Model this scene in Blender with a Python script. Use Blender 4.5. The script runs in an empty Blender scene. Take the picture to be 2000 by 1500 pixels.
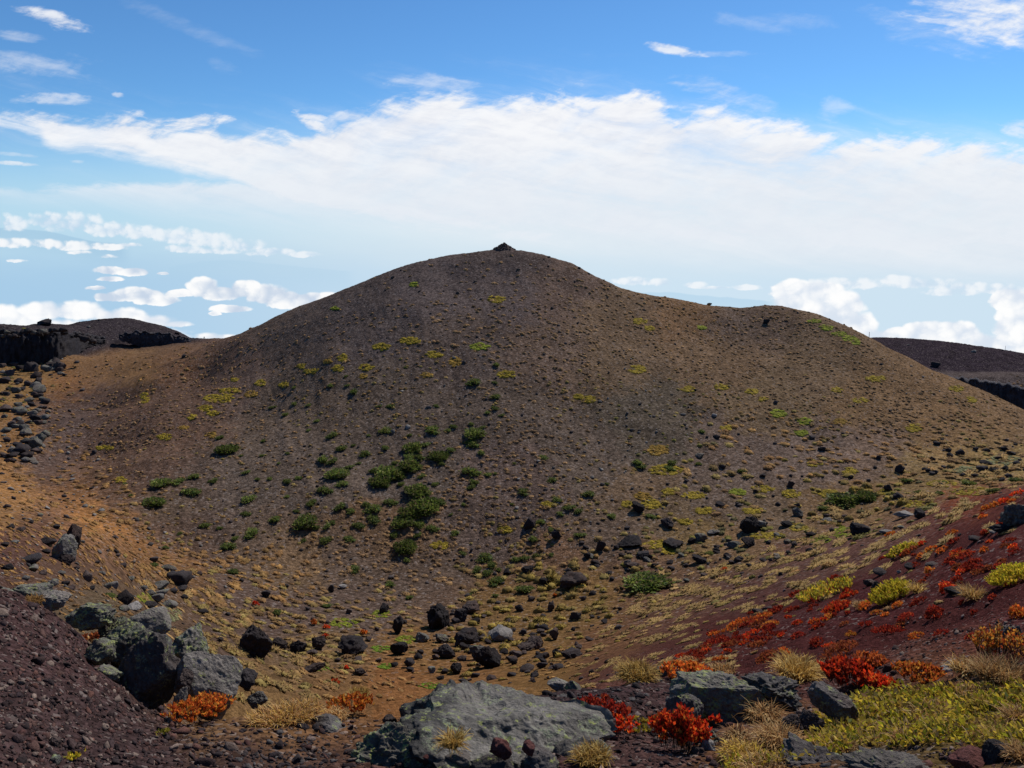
import bpy, math, random
import numpy as np
from mathutils import Vector, Matrix

C = bpy.context.scene.collection
R = math.radians
rng = np.random.default_rng(7)
random.seed(7)

# ------------------------------------------------------------------ camera
FPX, PITCH = 1570.0, R(10.82)          # focal length in photograph pixels, downward tilt
EYE = 1.65
cam_data = bpy.data.cameras.new('camera')
cam_data.sensor_width = 36.0
cam_data.lens = 36.0 * FPX / 2000.0
cam_data.clip_start, cam_data.clip_end = 0.05, 5000.0
cam = bpy.data.objects.new('camera', cam_data)
cam.location = (0, 0, EYE)
cam.rotation_euler = (R(90) - PITCH, 0, 0)
C.objects.link(cam)
sc = bpy.context.scene
sc.camera = cam
sc.view_settings.view_transform = 'Standard'
sc.view_settings.look = 'None'
sc.view_settings.exposure = 0.0
sc.view_settings.gamma = 1.0
sc.render.film_transparent = False
sc.cycles.max_bounces = 4
sc.cycles.diffuse_bounces = 2
sc.cycles.transparent_max_bounces = 4

SP, CP = math.sin(PITCH), math.cos(PITCH)
def pix_dir(px, py):
    a = (np.asarray(px, float) - 1000) / FPX; b = (750 - np.asarray(py, float)) / FPX
    return a, CP + b * SP, -SP + b * CP          # x, y, z of the ray
def pix_ang(px, py):
    x, y, z = pix_dir(px, py)
    return np.arctan2(x, y), np.arctan2(z, np.hypot(x, y))
def project(x, y, z):
    z = z - EYE
    d = y * CP - z * SP; u = y * SP + z * CP
    d = np.where(np.abs(d) < 1e-6, 1e-6, d)
    return 1000 + FPX * x / d, 750 - FPX * u / d, d

# ------------------------------------------------------------------ sun and sky
SUN_AZ, SUN_EL = R(38), R(47)           # clockwise from the view direction, above the horizon
sun_data = bpy.data.lights.new('sun', 'SUN')
sun_data.energy, sun_data.angle, sun_data.color = 5.0, R(0.53), (1.0, 0.94, 0.85)
sun = bpy.data.objects.new('sun', sun_data)
sv = Vector((math.sin(SUN_AZ) * math.cos(SUN_EL), math.cos(SUN_AZ) * math.cos(SUN_EL), math.sin(SUN_EL)))
sun.rotation_euler = sv.to_track_quat('Z', 'Y').to_euler()
sun.location = (0, 0, 60)
C.objects.link(sun)
# ------------------------------------------------------------------ world: daylight sky with its clouds, by view direction
class E:
    """A node socket that does arithmetic."""
    nt = None
    def __init__(s, sock): s.s = sock
    @staticmethod
    def m(op, *a, clamp=False):
        n = E.nt.nodes.new('ShaderNodeMath'); n.operation = op; n.use_clamp = clamp
        for i, v in enumerate(a):
            if isinstance(v, E): E.nt.links.new(v.s, n.inputs[i])
            else: n.inputs[i].default_value = float(v)
        return E(n.outputs[0])
    def __add__(s, o): return E.m('ADD', s, o)
    __radd__ = __add__
    def __sub__(s, o): return E.m('SUBTRACT', s, o)
    def __rsub__(s, o): return E.m('SUBTRACT', o, s)
    def __mul__(s, o): return E.m('MULTIPLY', s, o)
    __rmul__ = __mul__
    def __truediv__(s, o): return E.m('DIVIDE', s, o)
def emax(a, b): return E.m('MAXIMUM', a, b)
def emin(a, b): return E.m('MINIMUM', a, b)
def esmooth(x, lo, hi):
    n = E.nt.nodes.new('ShaderNodeMapRange'); n.interpolation_type = 'SMOOTHSTEP'
    E.nt.links.new(x.s, n.inputs['Value'])
    n.inputs['From Min'].default_value = lo; n.inputs['From Max'].default_value = hi
    return E(n.outputs['Result'])
def evec(x, y, z=0.0):
    n = E.nt.nodes.new('ShaderNodeCombineXYZ')
    for i, v in enumerate((x, y, z)):
        if isinstance(v, E): E.nt.links.new(v.s, n.inputs[i])
        else: n.inputs[i].default_value = v
    return n.outputs[0]
def enoise(vec, scale, detail=6.0, rough=0.55, dist=0.0):
    n = E.nt.nodes.new('ShaderNodeTexNoise'); n.noise_dimensions = '3D'
    E.nt.links.new(vec, n.inputs['Vector'])
    n.inputs['Scale'].default_value = scale; n.inputs['Detail'].default_value = detail
    n.inputs['Roughness'].default_value = rough; n.inputs['Distortion'].default_value = dist
    return E(n.outputs['Fac'])
def ecurve(x, pts, xlo, xhi, ylo, yhi):
    n = E.nt.nodes.new('ShaderNodeFloatCurve')
    E.nt.links.new(((x - xlo) / (xhi - xlo)).s, n.inputs['Value'])
    c = n.mapping.curves[0]
    P = [((a - xlo) / (xhi - xlo), (b - ylo) / (yhi - ylo)) for a, b in pts]
    while len(c.points) < len(P): c.points.new(0.5, 0.5)
    for q, (a, b) in zip(c.points, P): q.location = (a, b); q.handle_type = 'AUTO'
    n.mapping.update()
    return E(n.outputs[0]) * (yhi - ylo) + ylo
def emix(f, a, b):
    n = E.nt.nodes.new('ShaderNodeMix'); n.data_type = 'RGBA'; n.clamp_factor = True
    if isinstance(f, E): E.nt.links.new(f.s, n.inputs[0])
    else: n.inputs[0].default_value = f
    for i, v in ((6, a), (7, b)):
        if isinstance(v, tuple): n.inputs[i].default_value = (*v, 1.0)
        else: E.nt.links.new(v, n.inputs[i])
    return n.outputs[2]

world = bpy.data.worlds.new('World'); sc.world = world; world.use_nodes = True
nt = world.node_tree; nt.nodes.clear(); E.nt = nt
SKY = 0.10
out = nt.nodes.new('ShaderNodeOutputWorld'); bg = nt.nodes.new('ShaderNodeBackground')
bg.inputs['Strength'].default_value = SKY
nt.links.new(bg.outputs[0], out.inputs[0])
sky = nt.nodes.new('ShaderNodeTexSky'); sky.sky_type = 'NISHITA'; sky.sun_disc = False
sky.sun_elevation, sky.sun_rotation = SUN_EL, SUN_AZ
sky.altitude, sky.air_density, sky.dust_density, sky.ozone_density = 2000, 1.0, 0.6, 3.0
def lin(r, g, b):                        # display 0-255 -> radiance the Background must carry
    f = lambda c: (c / 255 / 12.92) if c < 11 else ((c / 255 + 0.055) / 1.055) ** 2.4
    return tuple(f(c) / SKY for c in (r, g, b))
tc = nt.nodes.new('ShaderNodeTexCoord'); sep = nt.nodes.new('ShaderNodeSeparateXYZ')
nt.links.new(tc.outputs['Generated'], sep.inputs[0])
dx, dy, dz = (E(sep.outputs[i]) for i in range(3))
front = esmooth(dy, 0.12, 0.35)
dyc = emax(dy, 0.1)
U, V = dx / dyc, dz / dyc               # bearing and height as slopes from the compass line +Y
def uv(px, py):
    x, y, z = pix_dir(px, py); return float(x / y), float(z / y)
K = 1 / FPX
tint = nt.nodes.new('ShaderNodeMix'); tint.data_type = 'RGBA'; tint.blend_type = 'MULTIPLY'
tint.inputs[0].default_value = 1.0; tint.inputs[7].default_value = (0.56, 0.92, 1.18, 1)
nt.links.new(sky.outputs[0], tint.inputs[6])
col = tint.outputs[2]
# pale air towards the horizon, hazy blue lowland far below it
col = emix(esmooth(V, 0.155, -0.01) * 0.86, col, emix(esmooth(U, -0.55, 0.0), lin(190, 221, 242), lin(224, 235, 245)))
low = emix(esmooth(U, -0.62, 0.1), lin(168, 204, 232), lin(206, 227, 242))
lown = enoise(evec(U * 3.0, V * 16.0), 3.0, 4, 0.55)
col = emix(esmooth(V + (lown - 0.5) * 0.03, 0.0, -0.07), col, low)
# two faint far ridgelines in the haze
def ridge(col, pts, colr, op):
    P = [uv(*p) for p in pts]
    top = ecurve(U, P, P[0][0], P[-1][0], -0.2, 0.2)
    nz = (enoise(evec(U * 1.0, 0.3), 40, 4) - 0.5) * 0.004
    m = esmooth(top + nz - V, -0.0007, 0.0012) * esmooth(V - top, -0.035, -0.004) * op
    ed = esmooth(U, P[0][0] - .0001, P[0][0]) * esmooth(U, P[-1][0], P[-1][0] - 0.02)
    return emix(m * ed, col, colr)
col = ridge(col, [(-400, 452), (-60, 446), (40, 446), (110, 455), (180, 470), (260, 476)], lin(150, 190, 220), 0.45)
col = ridge(col, [(330, 522), (430, 508), (520, 514), (620, 524), (700, 530)], lin(170, 206, 230), 0.2)
col = ridge(col, [(1180, 585), (1290, 570), (1370, 577), (1440, 582), (1520, 590)], lin(178, 211, 234), 0.6)

SWAPX = (enoise(evec(U * 1.0, V * 2.0, 3.1), 7, 4, 0.5) - 0.5)
SWAPY = (enoise(evec(U * 1.0, V * 2.0, 7.7), 9, 4, 0.5) - 0.5)
# -- high cirrus
tilt = 0.16
streak = enoise(evec((U + V * 2.2 + SWAPY * 0.12) * 1.0, (V + U * tilt + SWAPX * 0.05) * 5.5), 5.0, 9, 0.62)
fine = enoise(evec((U - V * 1.2 + SWAPY * 0.06) * 2.2, (V + U * 0.1 + SWAPX * 0.03) * 5.0), 14.0, 8, 0.65)
T = [(-300, 190), (0, 206), (60, 208), (140, 212), (230, 222), (300, 232), (420, 246), (540, 256), (630, 246), (690, 212), (740, 188), (860, 176), (980, 186),
     (1080, 182), (1190, 178), (1280, 188), (1330, 216), (1390, 200), (1460, 226), (1560, 240), (1610, 262), (1700, 262), (1850, 272), (2000, 292), (2300, 330)]
B = [(-300, 225), (0, 228), (70, 250), (110, 286), (200, 292), (330, 318), (430, 338), (520, 385), (650, 420), (800, 440), (1000, 455), (1300, 470), (1600, 490), (2000, 500), (2300, 520)]
def ecv(pts):
    P = [uv(*p) for p in pts]; return ecurve(U, P, P[0][0], P[-1][0], -0.1, 0.35)
top, bot = ecv(T), ecv(B)
hook = enoise(evec(U - V * 1.7 + SWAPY * 0.05, V * 1.3), 13.0, 6, 0.55)
edge = (top - V) + (streak - 0.5) * 0.050 + (fine - 0.5) * 0.046 + (hook - 0.5) * 0.075
body = esmooth(edge, -0.004, 0.022)
base = esmooth((V - bot) + (streak - 0.5) * 0.07 + (fine - 0.5) * 0.02, -0.016, 0.014)
holes = esmooth(streak + fine * 0.35, 0.40, 0.62)
thin = esmooth(hook * 0.5 + streak * 0.5, 0.36, 0.56)
sheet = body * base * (holes * 0.25 + thin * 0.22 + 0.53)
veil = esmooth(top - V + (streak - 0.5) * 0.09 + (fine - .5) * .05, -0.045, 0.06) * esmooth(V - bot, -0.06, 0.05) * esmooth(streak, 0.40, 0.75) * 0.55
cir = emax(sheet, veil)
WV = evec(U + SWAPX * 0.012, V + SWAPY * 0.008)
WN = (streak - 0.5) * 3.6 + (fine - 0.5) * 2.4 + 0.9
def vm(op, a, b=None, c=None):
    n = nt.nodes.new('ShaderNodeVectorMath'); n.operation = op
    for i, v in enumerate((a, b, c)):
        if v is None: continue
        if isinstance(v, tuple): n.inputs[i].default_value = v
        else: nt.links.new(v, n.inputs[i])
    return n.outputs['Value'] if op in ('DOT_PRODUCT', 'LENGTH') else n.outputs['Vector']
def wisp(px, py, rx, ry, rot, op, soft=1.0):
    u0, v0 = uv(px, py)
    mp = nt.nodes.new('ShaderNodeMapping'); mp.vector_type = 'TEXTURE'
    nt.links.new(WV, mp.inputs[0])
    mp.inputs['Location'].default_value = (u0, v0, 0); mp.inputs['Rotation'].default_value = (0, 0, R(rot)); mp.inputs['Scale'].default_value = (rx * K, ry * K, 1)
    d = WN - E(vm('DOT_PRODUCT', mp.outputs[0], mp.outputs[0]))
    return esmooth(d, 0.0, soft) * op
W = [(115, 42, 78, 17, -17, .85, 1.0), (70, 122, 150, 26, -7, .42, 1.6), (40, 72, 50, 14, -4, .30, 1.2), (100, 196, 90, 16, 0, .55, 1.1), (232, 186, 14, 6, 0, .5, 1.0),
     (1315, 95, 66, 11, -9, .80, 1.1), (1420, 104, 70, 7, -2, .25, 1.2), (1930, 35, 190, 62, -6, .95, 1.5), (1840, 60, 160, 40, -12, .3, 1.6), (1520, 40, 130, 22, -3, .20, 1.6),
     (1400, 178, 110, 30, -14, .5, 1.5), (1625, 215, 48, 30, 12, .35, 1.5), (1480, 205, 60, 30, -20, .35, 1.4), (1990, 245, 46, 24, -10, .6, 1.3), (850, 163, 110, 20, -3, .45, 1.4), (370, 240, 95, 17, 9, .95, 1.0),
     (622, 248, 62, 15, -30, .9, 1.0), (604, 228, 40, 9, -4, .8, 1.0), (690, 225, 60, 18, 12, .7, 1.2), (640, 245, 40, 20, 10, .5, 1.2), (1330, 163, 34, 8, -4, .4, 1.2), (430, 125, 40, 18, -20, .16, 1.5), (370, 55, 160, 18, -22, .13, 1.6),
     (30, 318, 60, 5, -3, .7, 1.0), (145, 314, 20, 5, -5, .5, 1.0), (30, 300, 70, 5, -4, .35, 1.2), (465, 340, 36, 6, -6, .8, 1.0), (450, 356, 26, 5, -5, .5, 1.0)]
for w in W:
    cir = emax(cir, wisp(*w))
# -- the lower, fainter sheet on the left
T2 = [(-300, 365), (0, 362), (150, 362), (300, 352), (400, 350), (600, 360), (1000, 400), (1500, 430), (2300, 480)]
B2 = [(-300, 372), (0, 378), (200, 395), (400, 420), (700, 440), (1000, 470), (1500, 520), (2300, 560)]
low2 = esmooth(ecv(T2) - V + (streak - 0.5) * 0.03 + (fine - .5) * .02, -0.003, 0.010) * esmooth(V - ecv(B2) + (streak - 0.5) * 0.04, -0.02, 0.03) * (holes * 0.3 + 0.66)
cir = emax(cir, low2 * 0.85)
shade = esmooth(streak * 0.6 + fine * 0.4, 0.35, 0.62)
ccol = emix(shade, lin(226, 230, 240), lin(248, 249, 252))
ccol = emix(esmooth(V, 0.14, 0.02) * 0.75, ccol, lin(226, 234, 243))
col = emix(emin(cir, 1.0) * front, col, ccol)

# -- cumulus banks over the lowland: many puffs with flat bases
puff = enoise(evec(U * 1.0, V * 1.25, 1.7), 17.0, 10, 0.60, 0.25)
puff2 = enoise(evec(U * 1.0, V * 1.25, 9.1), 46.0, 8, 0.60, 0.2)
CW = evec(U + (puff2 - 0.5) * 0.020, V * 1.15 + (puff - 0.5) * 0.016, 0.4)
def ebillow(scale):
    n = nt.nodes.new('ShaderNodeTexVoronoi'); n.voronoi_dimensions = '2D'; nt.links.new(CW, n.inputs['Vector']); n.inputs['Scale'].default_value = scale
    return 0.42 - E(n.outputs['Distance'])
bil_n = ebillow(26.0) * 1.0 + ebillow(62.0) * 0.55 + (puff2 - 0.5) * 0.9
bil_f = ebillow(40.0) * 0.7 + ebillow(95.0) * 0.45 + (puff2 - 0.5) * 1.5 + 0.08
BV = evec(U + (puff2 - 0.5) * 0.012, V + (puff2 - 0.5) * 0.006)
def bank(col, L, amp, sharp, op, bright, dark, bil=None, solid=1.0):
    bil = bil or bil_f
    D = None
    for px, py, rx, ry in L:
        u0, v0 = uv(px, py); sx, sy = 1 / (rx * K), 1 / (ry * K)
        q = vm('MULTIPLY_ADD', BV, (sx, sy, 0), (-u0 * sx, -v0 * sy, 0))
        q = vm('MAXIMUM', q, vm('MULTIPLY', q, (-1.0, -1.8, 0)))      # flatter below than above
        d = E(vm('DOT_PRODUCT', q, q))
        D = d if D is None else emin(D, d)
    D = emax(1.0 - D, -3.0)
    dd = emin(D * solid + (solid - 1.0) * 0.22, 1.8) + bil * amp
    m = esmooth(dd, 0.0, sharp)
    lum = esmooth(bil * 0.9 + (puff - 0.5) * 1.0 + D * -0.18, -0.50, 0.22)
    return emix(m * op * front, col, emix(lum, dark, bright))
far_l = [(20, 440, 46, 20), (95, 434, 46, 20), (150, 442, 66, 26), (215, 452, 60, 20), (280, 458, 60, 18), (350, 465, 60, 20), (400, 472, 60, 20), (460, 482, 60, 18), (530, 494, 50, 10), (590, 498, 40, 8), (360, 488, 50, 10), (420, 492, 60, 8)]
col = bank(col, far_l, 2.1, 1.5, 0.85, lin(240, 245, 250), lin(196, 218, 238), None, 1.4)
mid_l = [(20, 476, 60, 13), (90, 478, 60, 12), (150, 482, 60, 12), (215, 484, 50, 8), (160, 494, 26, 6), (210, 502, 22, 5), (30, 510, 24, 4), (255, 480, 30, 6)]
col = bank(col, mid_l, 1.9, 1.1, 0.95, lin(248, 250, 252), lin(212, 225, 239))
near_l = [(215, 530, 34, 12), (262, 533, 32, 11), (215, 546, 26, 8), (318, 535, 14, 4), (190, 563, 24, 6),
          (215, 582, 40, 14), (270, 578, 60, 18), (310, 588, 46, 14), (355, 575, 34, 10), (400, 562, 34, 20), (430, 576, 60, 20), (480, 570, 40, 24), (520, 580, 50, 26), (560, 590, 50, 22), (610, 592, 60, 22), (660, 595, 60, 22),
          (418, 614, 14, 6), (450, 605, 40, 10)]
col = bank(col, near_l, 1.7, 0.85, 0.98, lin(254, 254, 254), lin(200, 214, 232), bil_n, 2.0)
bot_l = [(20, 625, 70, 32), (90, 612, 70, 26), (150, 612, 80, 26), (230, 618, 70, 18), (280, 630, 90, 18), (60, 640, 120, 26), (340, 634, 40, 10), (350, 662, 40, 14), (410, 662, 50, 13), (450, 664, 60, 14), (300, 650, 80, 14)]
col = bank(col, bot_l, 1.3, 1.1, 0.98, lin(255, 255, 255), lin(226, 233, 243), bil_n, 1.5)
far_r = [(1235, 552, 44, 12), (1290, 553, 34, 10), (1360, 557, 24, 8), (1400, 562, 34, 5), (1460, 562, 34, 7), (1520, 560, 26, 8), (1640, 556, 90, 14), (1750, 548, 40, 12), (1800, 556, 80, 14), (1880, 562, 60, 12), (1860, 572, 60, 12), (1960, 568, 60, 14)]
col = bank(col, far_r, 2.1, 1.6, 0.85, lin(243, 247, 251), lin(205, 223, 240), None, 1.5)
near_r = [(1550, 572, 50, 26), (1600, 578, 60, 30), (1640, 600, 50, 36), (1560, 605, 70, 40), (1620, 625, 70, 40), (1670, 645, 50, 36), (1690, 660, 60, 20), (1760, 656, 50, 18), (1810, 650, 60, 26), (1860, 655, 60, 30), (1900, 672, 60, 26),
          (1975, 590, 46, 30), (1985, 640, 50, 50), (1950, 690, 70, 40), (2020, 620, 70, 60), (1730, 672, 80, 16), (2100, 650, 120, 60), (1600, 660, 90, 30), (1800, 690, 120, 30)]
col = bank(col, near_r, 1.7, 1.1, 0.99, lin(255, 255, 255), lin(218, 228, 241), bil_n, 2.6)
nt.links.new(col, bg.inputs['Color'])
world.cycles.sampling_method = 'MANUAL'; world.cycles.sample_map_resolution = 512
# ------------------------------------------------------------------ noise
_PERM = np.random.default_rng(11).permutation(4096)
def _h(*ix):
    v = np.zeros(np.shape(ix[0]), np.int64)
    for i in ix: v = _PERM[(v + i) & 4095]
    return v
_GR = np.random.default_rng(5).uniform(0, 2 * np.pi, 4096)
_GC, _GS = np.cos(_GR), np.sin(_GR)
_VAL = np.random.default_rng(6).uniform(-1, 1, 4096)
def noise2(x, y, seed=0):
    x0 = np.floor(x).astype(np.int64); y0 = np.floor(y).astype(np.int64)
    fx, fy = x - x0, y - y0
    u, v = fx * fx * fx * (fx * (fx * 6 - 15) + 10), fy * fy * fy * (fy * (fy * 6 - 15) + 10)
    def g(i, j):
        k = _h(x0 + i + seed * 17, y0 + j + seed * 31)
        return _GC[k] * (fx - i) + _GS[k] * (fy - j)
    a = g(0, 0) * (1 - u) + g(1, 0) * u; b = g(0, 1) * (1 - u) + g(1, 1) * u
    return (a * (1 - v) + b * v) * 1.4
def fbm2(x, y, o=4, seed=0, gain=0.5):
    s, a, f = 0, 1, 1
    for k in range(o):
        s = s + a * noise2(x * f, y * f, seed + k); a *= gain; f *= 2.03
    return s
def noise3(p, seed=0):
    i = np.floor(p).astype(np.int64); f = p - i; w = f * f * (3 - 2 * f)
    s = 0
    for a in (0, 1):
        for b in (0, 1):
            for c in (0, 1):
                v = _VAL[_h(i[:, 0] + a + seed * 13, i[:, 1] + b, i[:, 2] + c)]
                s = s + v * (w[:, 0] if a else 1 - w[:, 0]) * (w[:, 1] if b else 1 - w[:, 1]) * (w[:, 2] if c else 1 - w[:, 2])
    return s
def fbm3(p, o=4, seed=0, gain=0.5):
    s, a, f = 0, 1, 1
    for k in range(o):
        s = s + a * noise3(p * f + k * 7.3, seed + k); a *= gain; f *= 2.02
    return s
def sstep(x, a, b):
    t = np.clip((x - a) / (b - a), 0, 1); return t * t * (3 - 2 * t)

# ------------------------------------------------------------------ the lie of the land: points of the crater, read off by bearing and distance
FAR = 1.35
PTS = {
 -400: [(640,340),(690,306),(706,300),(900,160),(950,110),(1000,70),(1040,42),(1080,24),(1120,10),(1145,4),(1480,2.2)],
 -150: [(700,520),(637,335),(650,312),(702,300),(780,215),(880,160),(940,122),(1000,75),(1040,46),(1085,25),(1135,12),(1160,5),(1175,3.7),(1300,2.8),(1500,2.1)],
 0: [(800,700),(690,450),(634,330),(650,312),(706,298),(740,255),(800,203),(880,163),(930,146),(962,122),(985,98),(1020,64),(1060,41),(1100,26),(1142,15),(1176,7),(1172,3.9),(1300,2.9),(1500,2.15)],
 75: [(800,700),(690,450),(632,350),(650,318),(705,300),(740,258),(800,205),(880,165),(940,142),(980,118),(1010,90),(1050,55),(1100,32),(1150,16),(1190,8),(1180,4.1),(1330,2.9),(1500,2.15)],
 150: [(780,700),(660,520),(630,390),(655,335),(690,318),(700,300),(740,262),(800,212),(900,163),(960,135),(1000,119),(1030,88),(1060,60),(1100,40),(1150,22),(1240,9),(1226,4.2),(1350,2.9),(1500,2.2)],
 210: [(760,700),(640,520),(624,420),(665,340),(700,296),(740,255),(800,206),(900,157),(1000,120),(1040,95),(1080,62),(1120,40),(1170,24),(1335,9),(1322,3.5),(1400,2.8),(1500,2.2)],
 300: [(760,700),(665,520),(634,412),(668,340),(690,290),(700,258),(740,208),(800,172),(900,140),(1000,120),(1062,111),(1100,99),(1140,84),(1180,67),(1230,48),(1310,26),(1425,9),(1402,2.95),(1500,2.25)],
 355: [(750,700),(680,520),(650,380),(675,325),(700,255),(740,205),(800,169),(900,138),(1000,120),(1062,112),(1110,99),(1200,76),(1270,52),(1335,26),(1428,8),(1404,2.95),(1500,2.25)],
 400: [(740,700),(690,520),(662,352),(678,305),(700,248),(740,203),(800,167),(900,137),(1000,120),(1060,112),(1120,98),(1200,82),(1280,62),(1340,32),(1415,7),(1398,2.95),(1500,2.25)],
 445: [(740,700),(690,520),(661,340),(664,300),(658,226),(700,200),(740,186),(800,164),(900,135.5),(1000,119),(1070,110),(1130,97),(1200,83),(1280,65),(1340,38),(1425,7),(1398,2.95),(1500,2.25)],
 500: [(750,700),(700,450),(672,295),(637,216),(700,190),(800,161),(900,134),(1000,118),(1080,108),(1180,88),(1280,67),(1330,53),(1395,26),(1432,6.5),(1400,2.9),(1500,2.3)],
 575: [(760,800),(680,450),(640,292),(603,211),(660,185),(700,176),(800,153),(900,131),(1000,116),(1090,107),(1190,87),(1280,68),(1340,51),(1400,26),(1440,6.2),(1402,2.9),(1500,2.3)],
 650: [(760,800),(680,450),(625,292),(575,208),(640,180),(700,163),(800,146),(900,129),(1000,115),(1100,105),(1200,86),(1280,68),(1350,50),(1405,25),(1442,6),(1402,2.9),(1500,2.3)],
 725: [(760,800),(680,450),(608,292),(543,207),(620,177),(700,160),(800,143),(900,128),(1000,114.5),(1100,104.5),(1200,86),(1280,68),(1350,51),(1408,24),(1440,6),(1400,2.9),(1500,2.3)],
 800: [(760,800),(680,450),(600,290),(516,206),(600,175),(700,157),(800,141),(900,127),(1000,114),(1100,104),(1200,86.5),(1280,68),(1345,51),(1408,23),(1430,6),(1398,2.95),(1500,2.3)],
 900: [(760,800),(680,450),(590,290),(495,206),(540,191),(600,176),(700,155.5),(800,140),(900,126.5),(1000,114),(1100,104),(1200,87),(1280,67),(1340,50),(1395,22),(1410,6.5),(1385,3.0),(1500,2.3)],
 985: [(760,800),(680,450),(580,290),(487,205),(540,191),(600,176),(700,155),(800,139),(900,126),(1000,113.5),(1100,104),(1200,86),(1270,68),(1330,49),(1380,22),(1390,7),(1368,3.2),(1500,2.3)],
 1060: [(760,800),(680,450),(585,290),(497,204.5),(545,191),(600,176.5),(700,156),(800,140),(900,126),(1000,113),(1090,104),(1190,87),(1260,69),(1320,49),(1365,22),(1378,7),(1355,3.4),(1500,2.3)],
 1110: [(760,800),(690,450),(600,290),(512,204),(560,191),(620,175),(700,158),(800,142),(900,127),(1000,113),(1080,104),(1180,88),(1250,71),(1310,49),(1352,22),(1372,7),(1348,3.45),(1500,2.3)],
 1200: [(760,800),(690,450),(620,290),(557,204),(610,186),(680,167),(760,150),(850,136),(940,122),(1030,110),(1110,99),(1180,85),(1230,68),(1290,40),(1330,18),(1355,7.5),(1338,3.7),(1500,2.3)],
 1300: [(760,800),(700,450),(640,290),(580,205),(650,182),(750,157),(850,138),(950,122),(1050,108),(1130,95),(1180,80),(1240,48),(1285,22),(1318,12),(1336,7),(1330,4.0),(1420,3.0),(1500,2.25)],
 1400: [(760,800),(700,440),(650,290),(597,207),(660,188),(750,161),(850,142),(950,125),(1040,110),(1100,98),(1150,82),(1210,48),(1260,22),(1297,11.5),(1322,6.3),(1320,4.6),(1420,3.0),(1500,2.25)],
 1515: [(760,800),(690,440),(640,290),(597,213),(660,195),(750,168),(850,147),(950,127.5),(1030,111),(1080,98),(1120,80),(1180,46),(1240,21),(1280,10.5),(1312,5.4),(1345,4.0),(1420,2.9),(1500,2.2)],
 1610: [(760,800),(672,440),(672,290),(618,212),(680,191),(760,169),(850,149.5),(940,131),(1010,117),(1050,103),(1090,82),(1140,48),(1205,22),(1262,10.5),(1306,5.2),(1345,3.9),(1420,2.9),(1500,2.2)],
 1690: [(780,800),(661,442),(692,320),(655,212),(740,180),(850,152.5),(950,131),(1000,118.5),(1030,106),(1062,86),(1102,58),(1152,34),(1222,15),(1270,8.3),(1302,5.2),(1345,3.8),(1420,2.85),(1500,2.2)],
 1770: [(780,800),(663,440),(715,340),(730,320),(745,285),(697,206),(780,176),(860,156),(930,137),(975,121),(1005,106),(1035,85),(1076,58),(1124,34),(1192,16),(1250,8.4),(1296,4.9),(1345,3.7),(1420,2.8),(1500,2.2)],
 1850: [(790,800),(669,435),(728,334),(736,312),(760,296),(775,240),(734,201),(800,176),(860,159),(920,141),(960,126),(985,112),(1010,90),(1050,60),(1100,36),(1160,19),(1220,9.8),(1285,4.7),(1340,3.6),(1420,2.8),(1500,2.2)],
 1920: [(800,800),(679,428),(728,334),(745,308),(782,296),(795,240),(763,201),(820,176),(880,158),(925,142),(952,128),(974,108),(992,80),(1020,52),(1075,30),(1140,16.5),(1205,8.2),(1260,4.6),(1335,3.5),(1420,2.75),(1500,2.15)],
 2000: [(820,800),(691,420),(728,332),(758,303),(802,296),(820,240),(801,201),(860,166),(910,145),(938,130),(957,92),(966,60),(988,38),(1040,24),(1120,12.5),(1190,6.7),(1240,4.2),(1330,3.3),(1420,2.7),(1500,2.15)],
 2150: [(850,800),(725,415),(745,335),(790,305),(830,296),(850,240),(838,200),(880,160),(915,135),(935,90),(948,55),(968,35),(1015,21),(1090,11),(1150,6.3),(1205,4.0),(1330,3.1),(1500,2.1)],
 2400: [(880,800),(800,410),(870,250),(880,200),(885,140),(900,90),(915,50),(940,30),(985,17),(1050,9.5),(1115,5.8),(1180,3.7),(1330,2.9),(1500,2.0)],
}
P_a, P_l, P_t = [], [], []
_OUT = {}
for px, col_ in PTS.items():
    extra = []
    for (y0, r0), (y1, r1) in zip(col_[:-1], col_[1:]):      # behind every skyline the ground falls away at once
        if y0 - y1 > 12 and r1 > 180 and r0 > r1 * 1.12: extra += [(y1 + 5, r1 * 1.025), (y1 + 16, r1 * 1.07)]
        if r1 < 5 and r0 > r1 * 1.3 and y0 > y1 - 4: extra += [(y1 + 8, r1 * 1.15), (y1 + 22, r1 * 1.4)]
    for py, r in col_ + extra:
        a, t = pix_ang(px, py); rr = r * (1 + (FAR - 1) * float(sstep(np.log(r), math.log(8), math.log(50))))
        P_a.append(float(a)); P_l.append(math.log(rr)); P_t.append(float(t))
for az in list(range(-180, 181, 30)):
    if -35 < az < 35: continue
    side = 1 if az < 0 else -1
    prof = [(1.0, -1.65), (2.5, -1.68), (6, -1.9), (25, -4), (110, -18), (500, -110), (1100, -330)]
    if abs(az) in (60,): prof = [(1.0, -1.65), (2.5, -1.68), (4, -1.75), (10, -3.2), (30, -9), (100, -30), (300, -60), (1000, -300)]
    for r, z in prof: P_a.append(R(az)); P_l.append(math.log(r)); P_t.append(math.atan2(z, r))
for az in range(-30, 31, 6):
    for r in (0.35, 1.0): P_a.append(R(az)); P_l.append(math.log(r)); P_t.append(math.atan2(-1.65, r))
P_a, P_l, P_t = map(np.array, (P_a, P_l, P_t))
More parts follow.
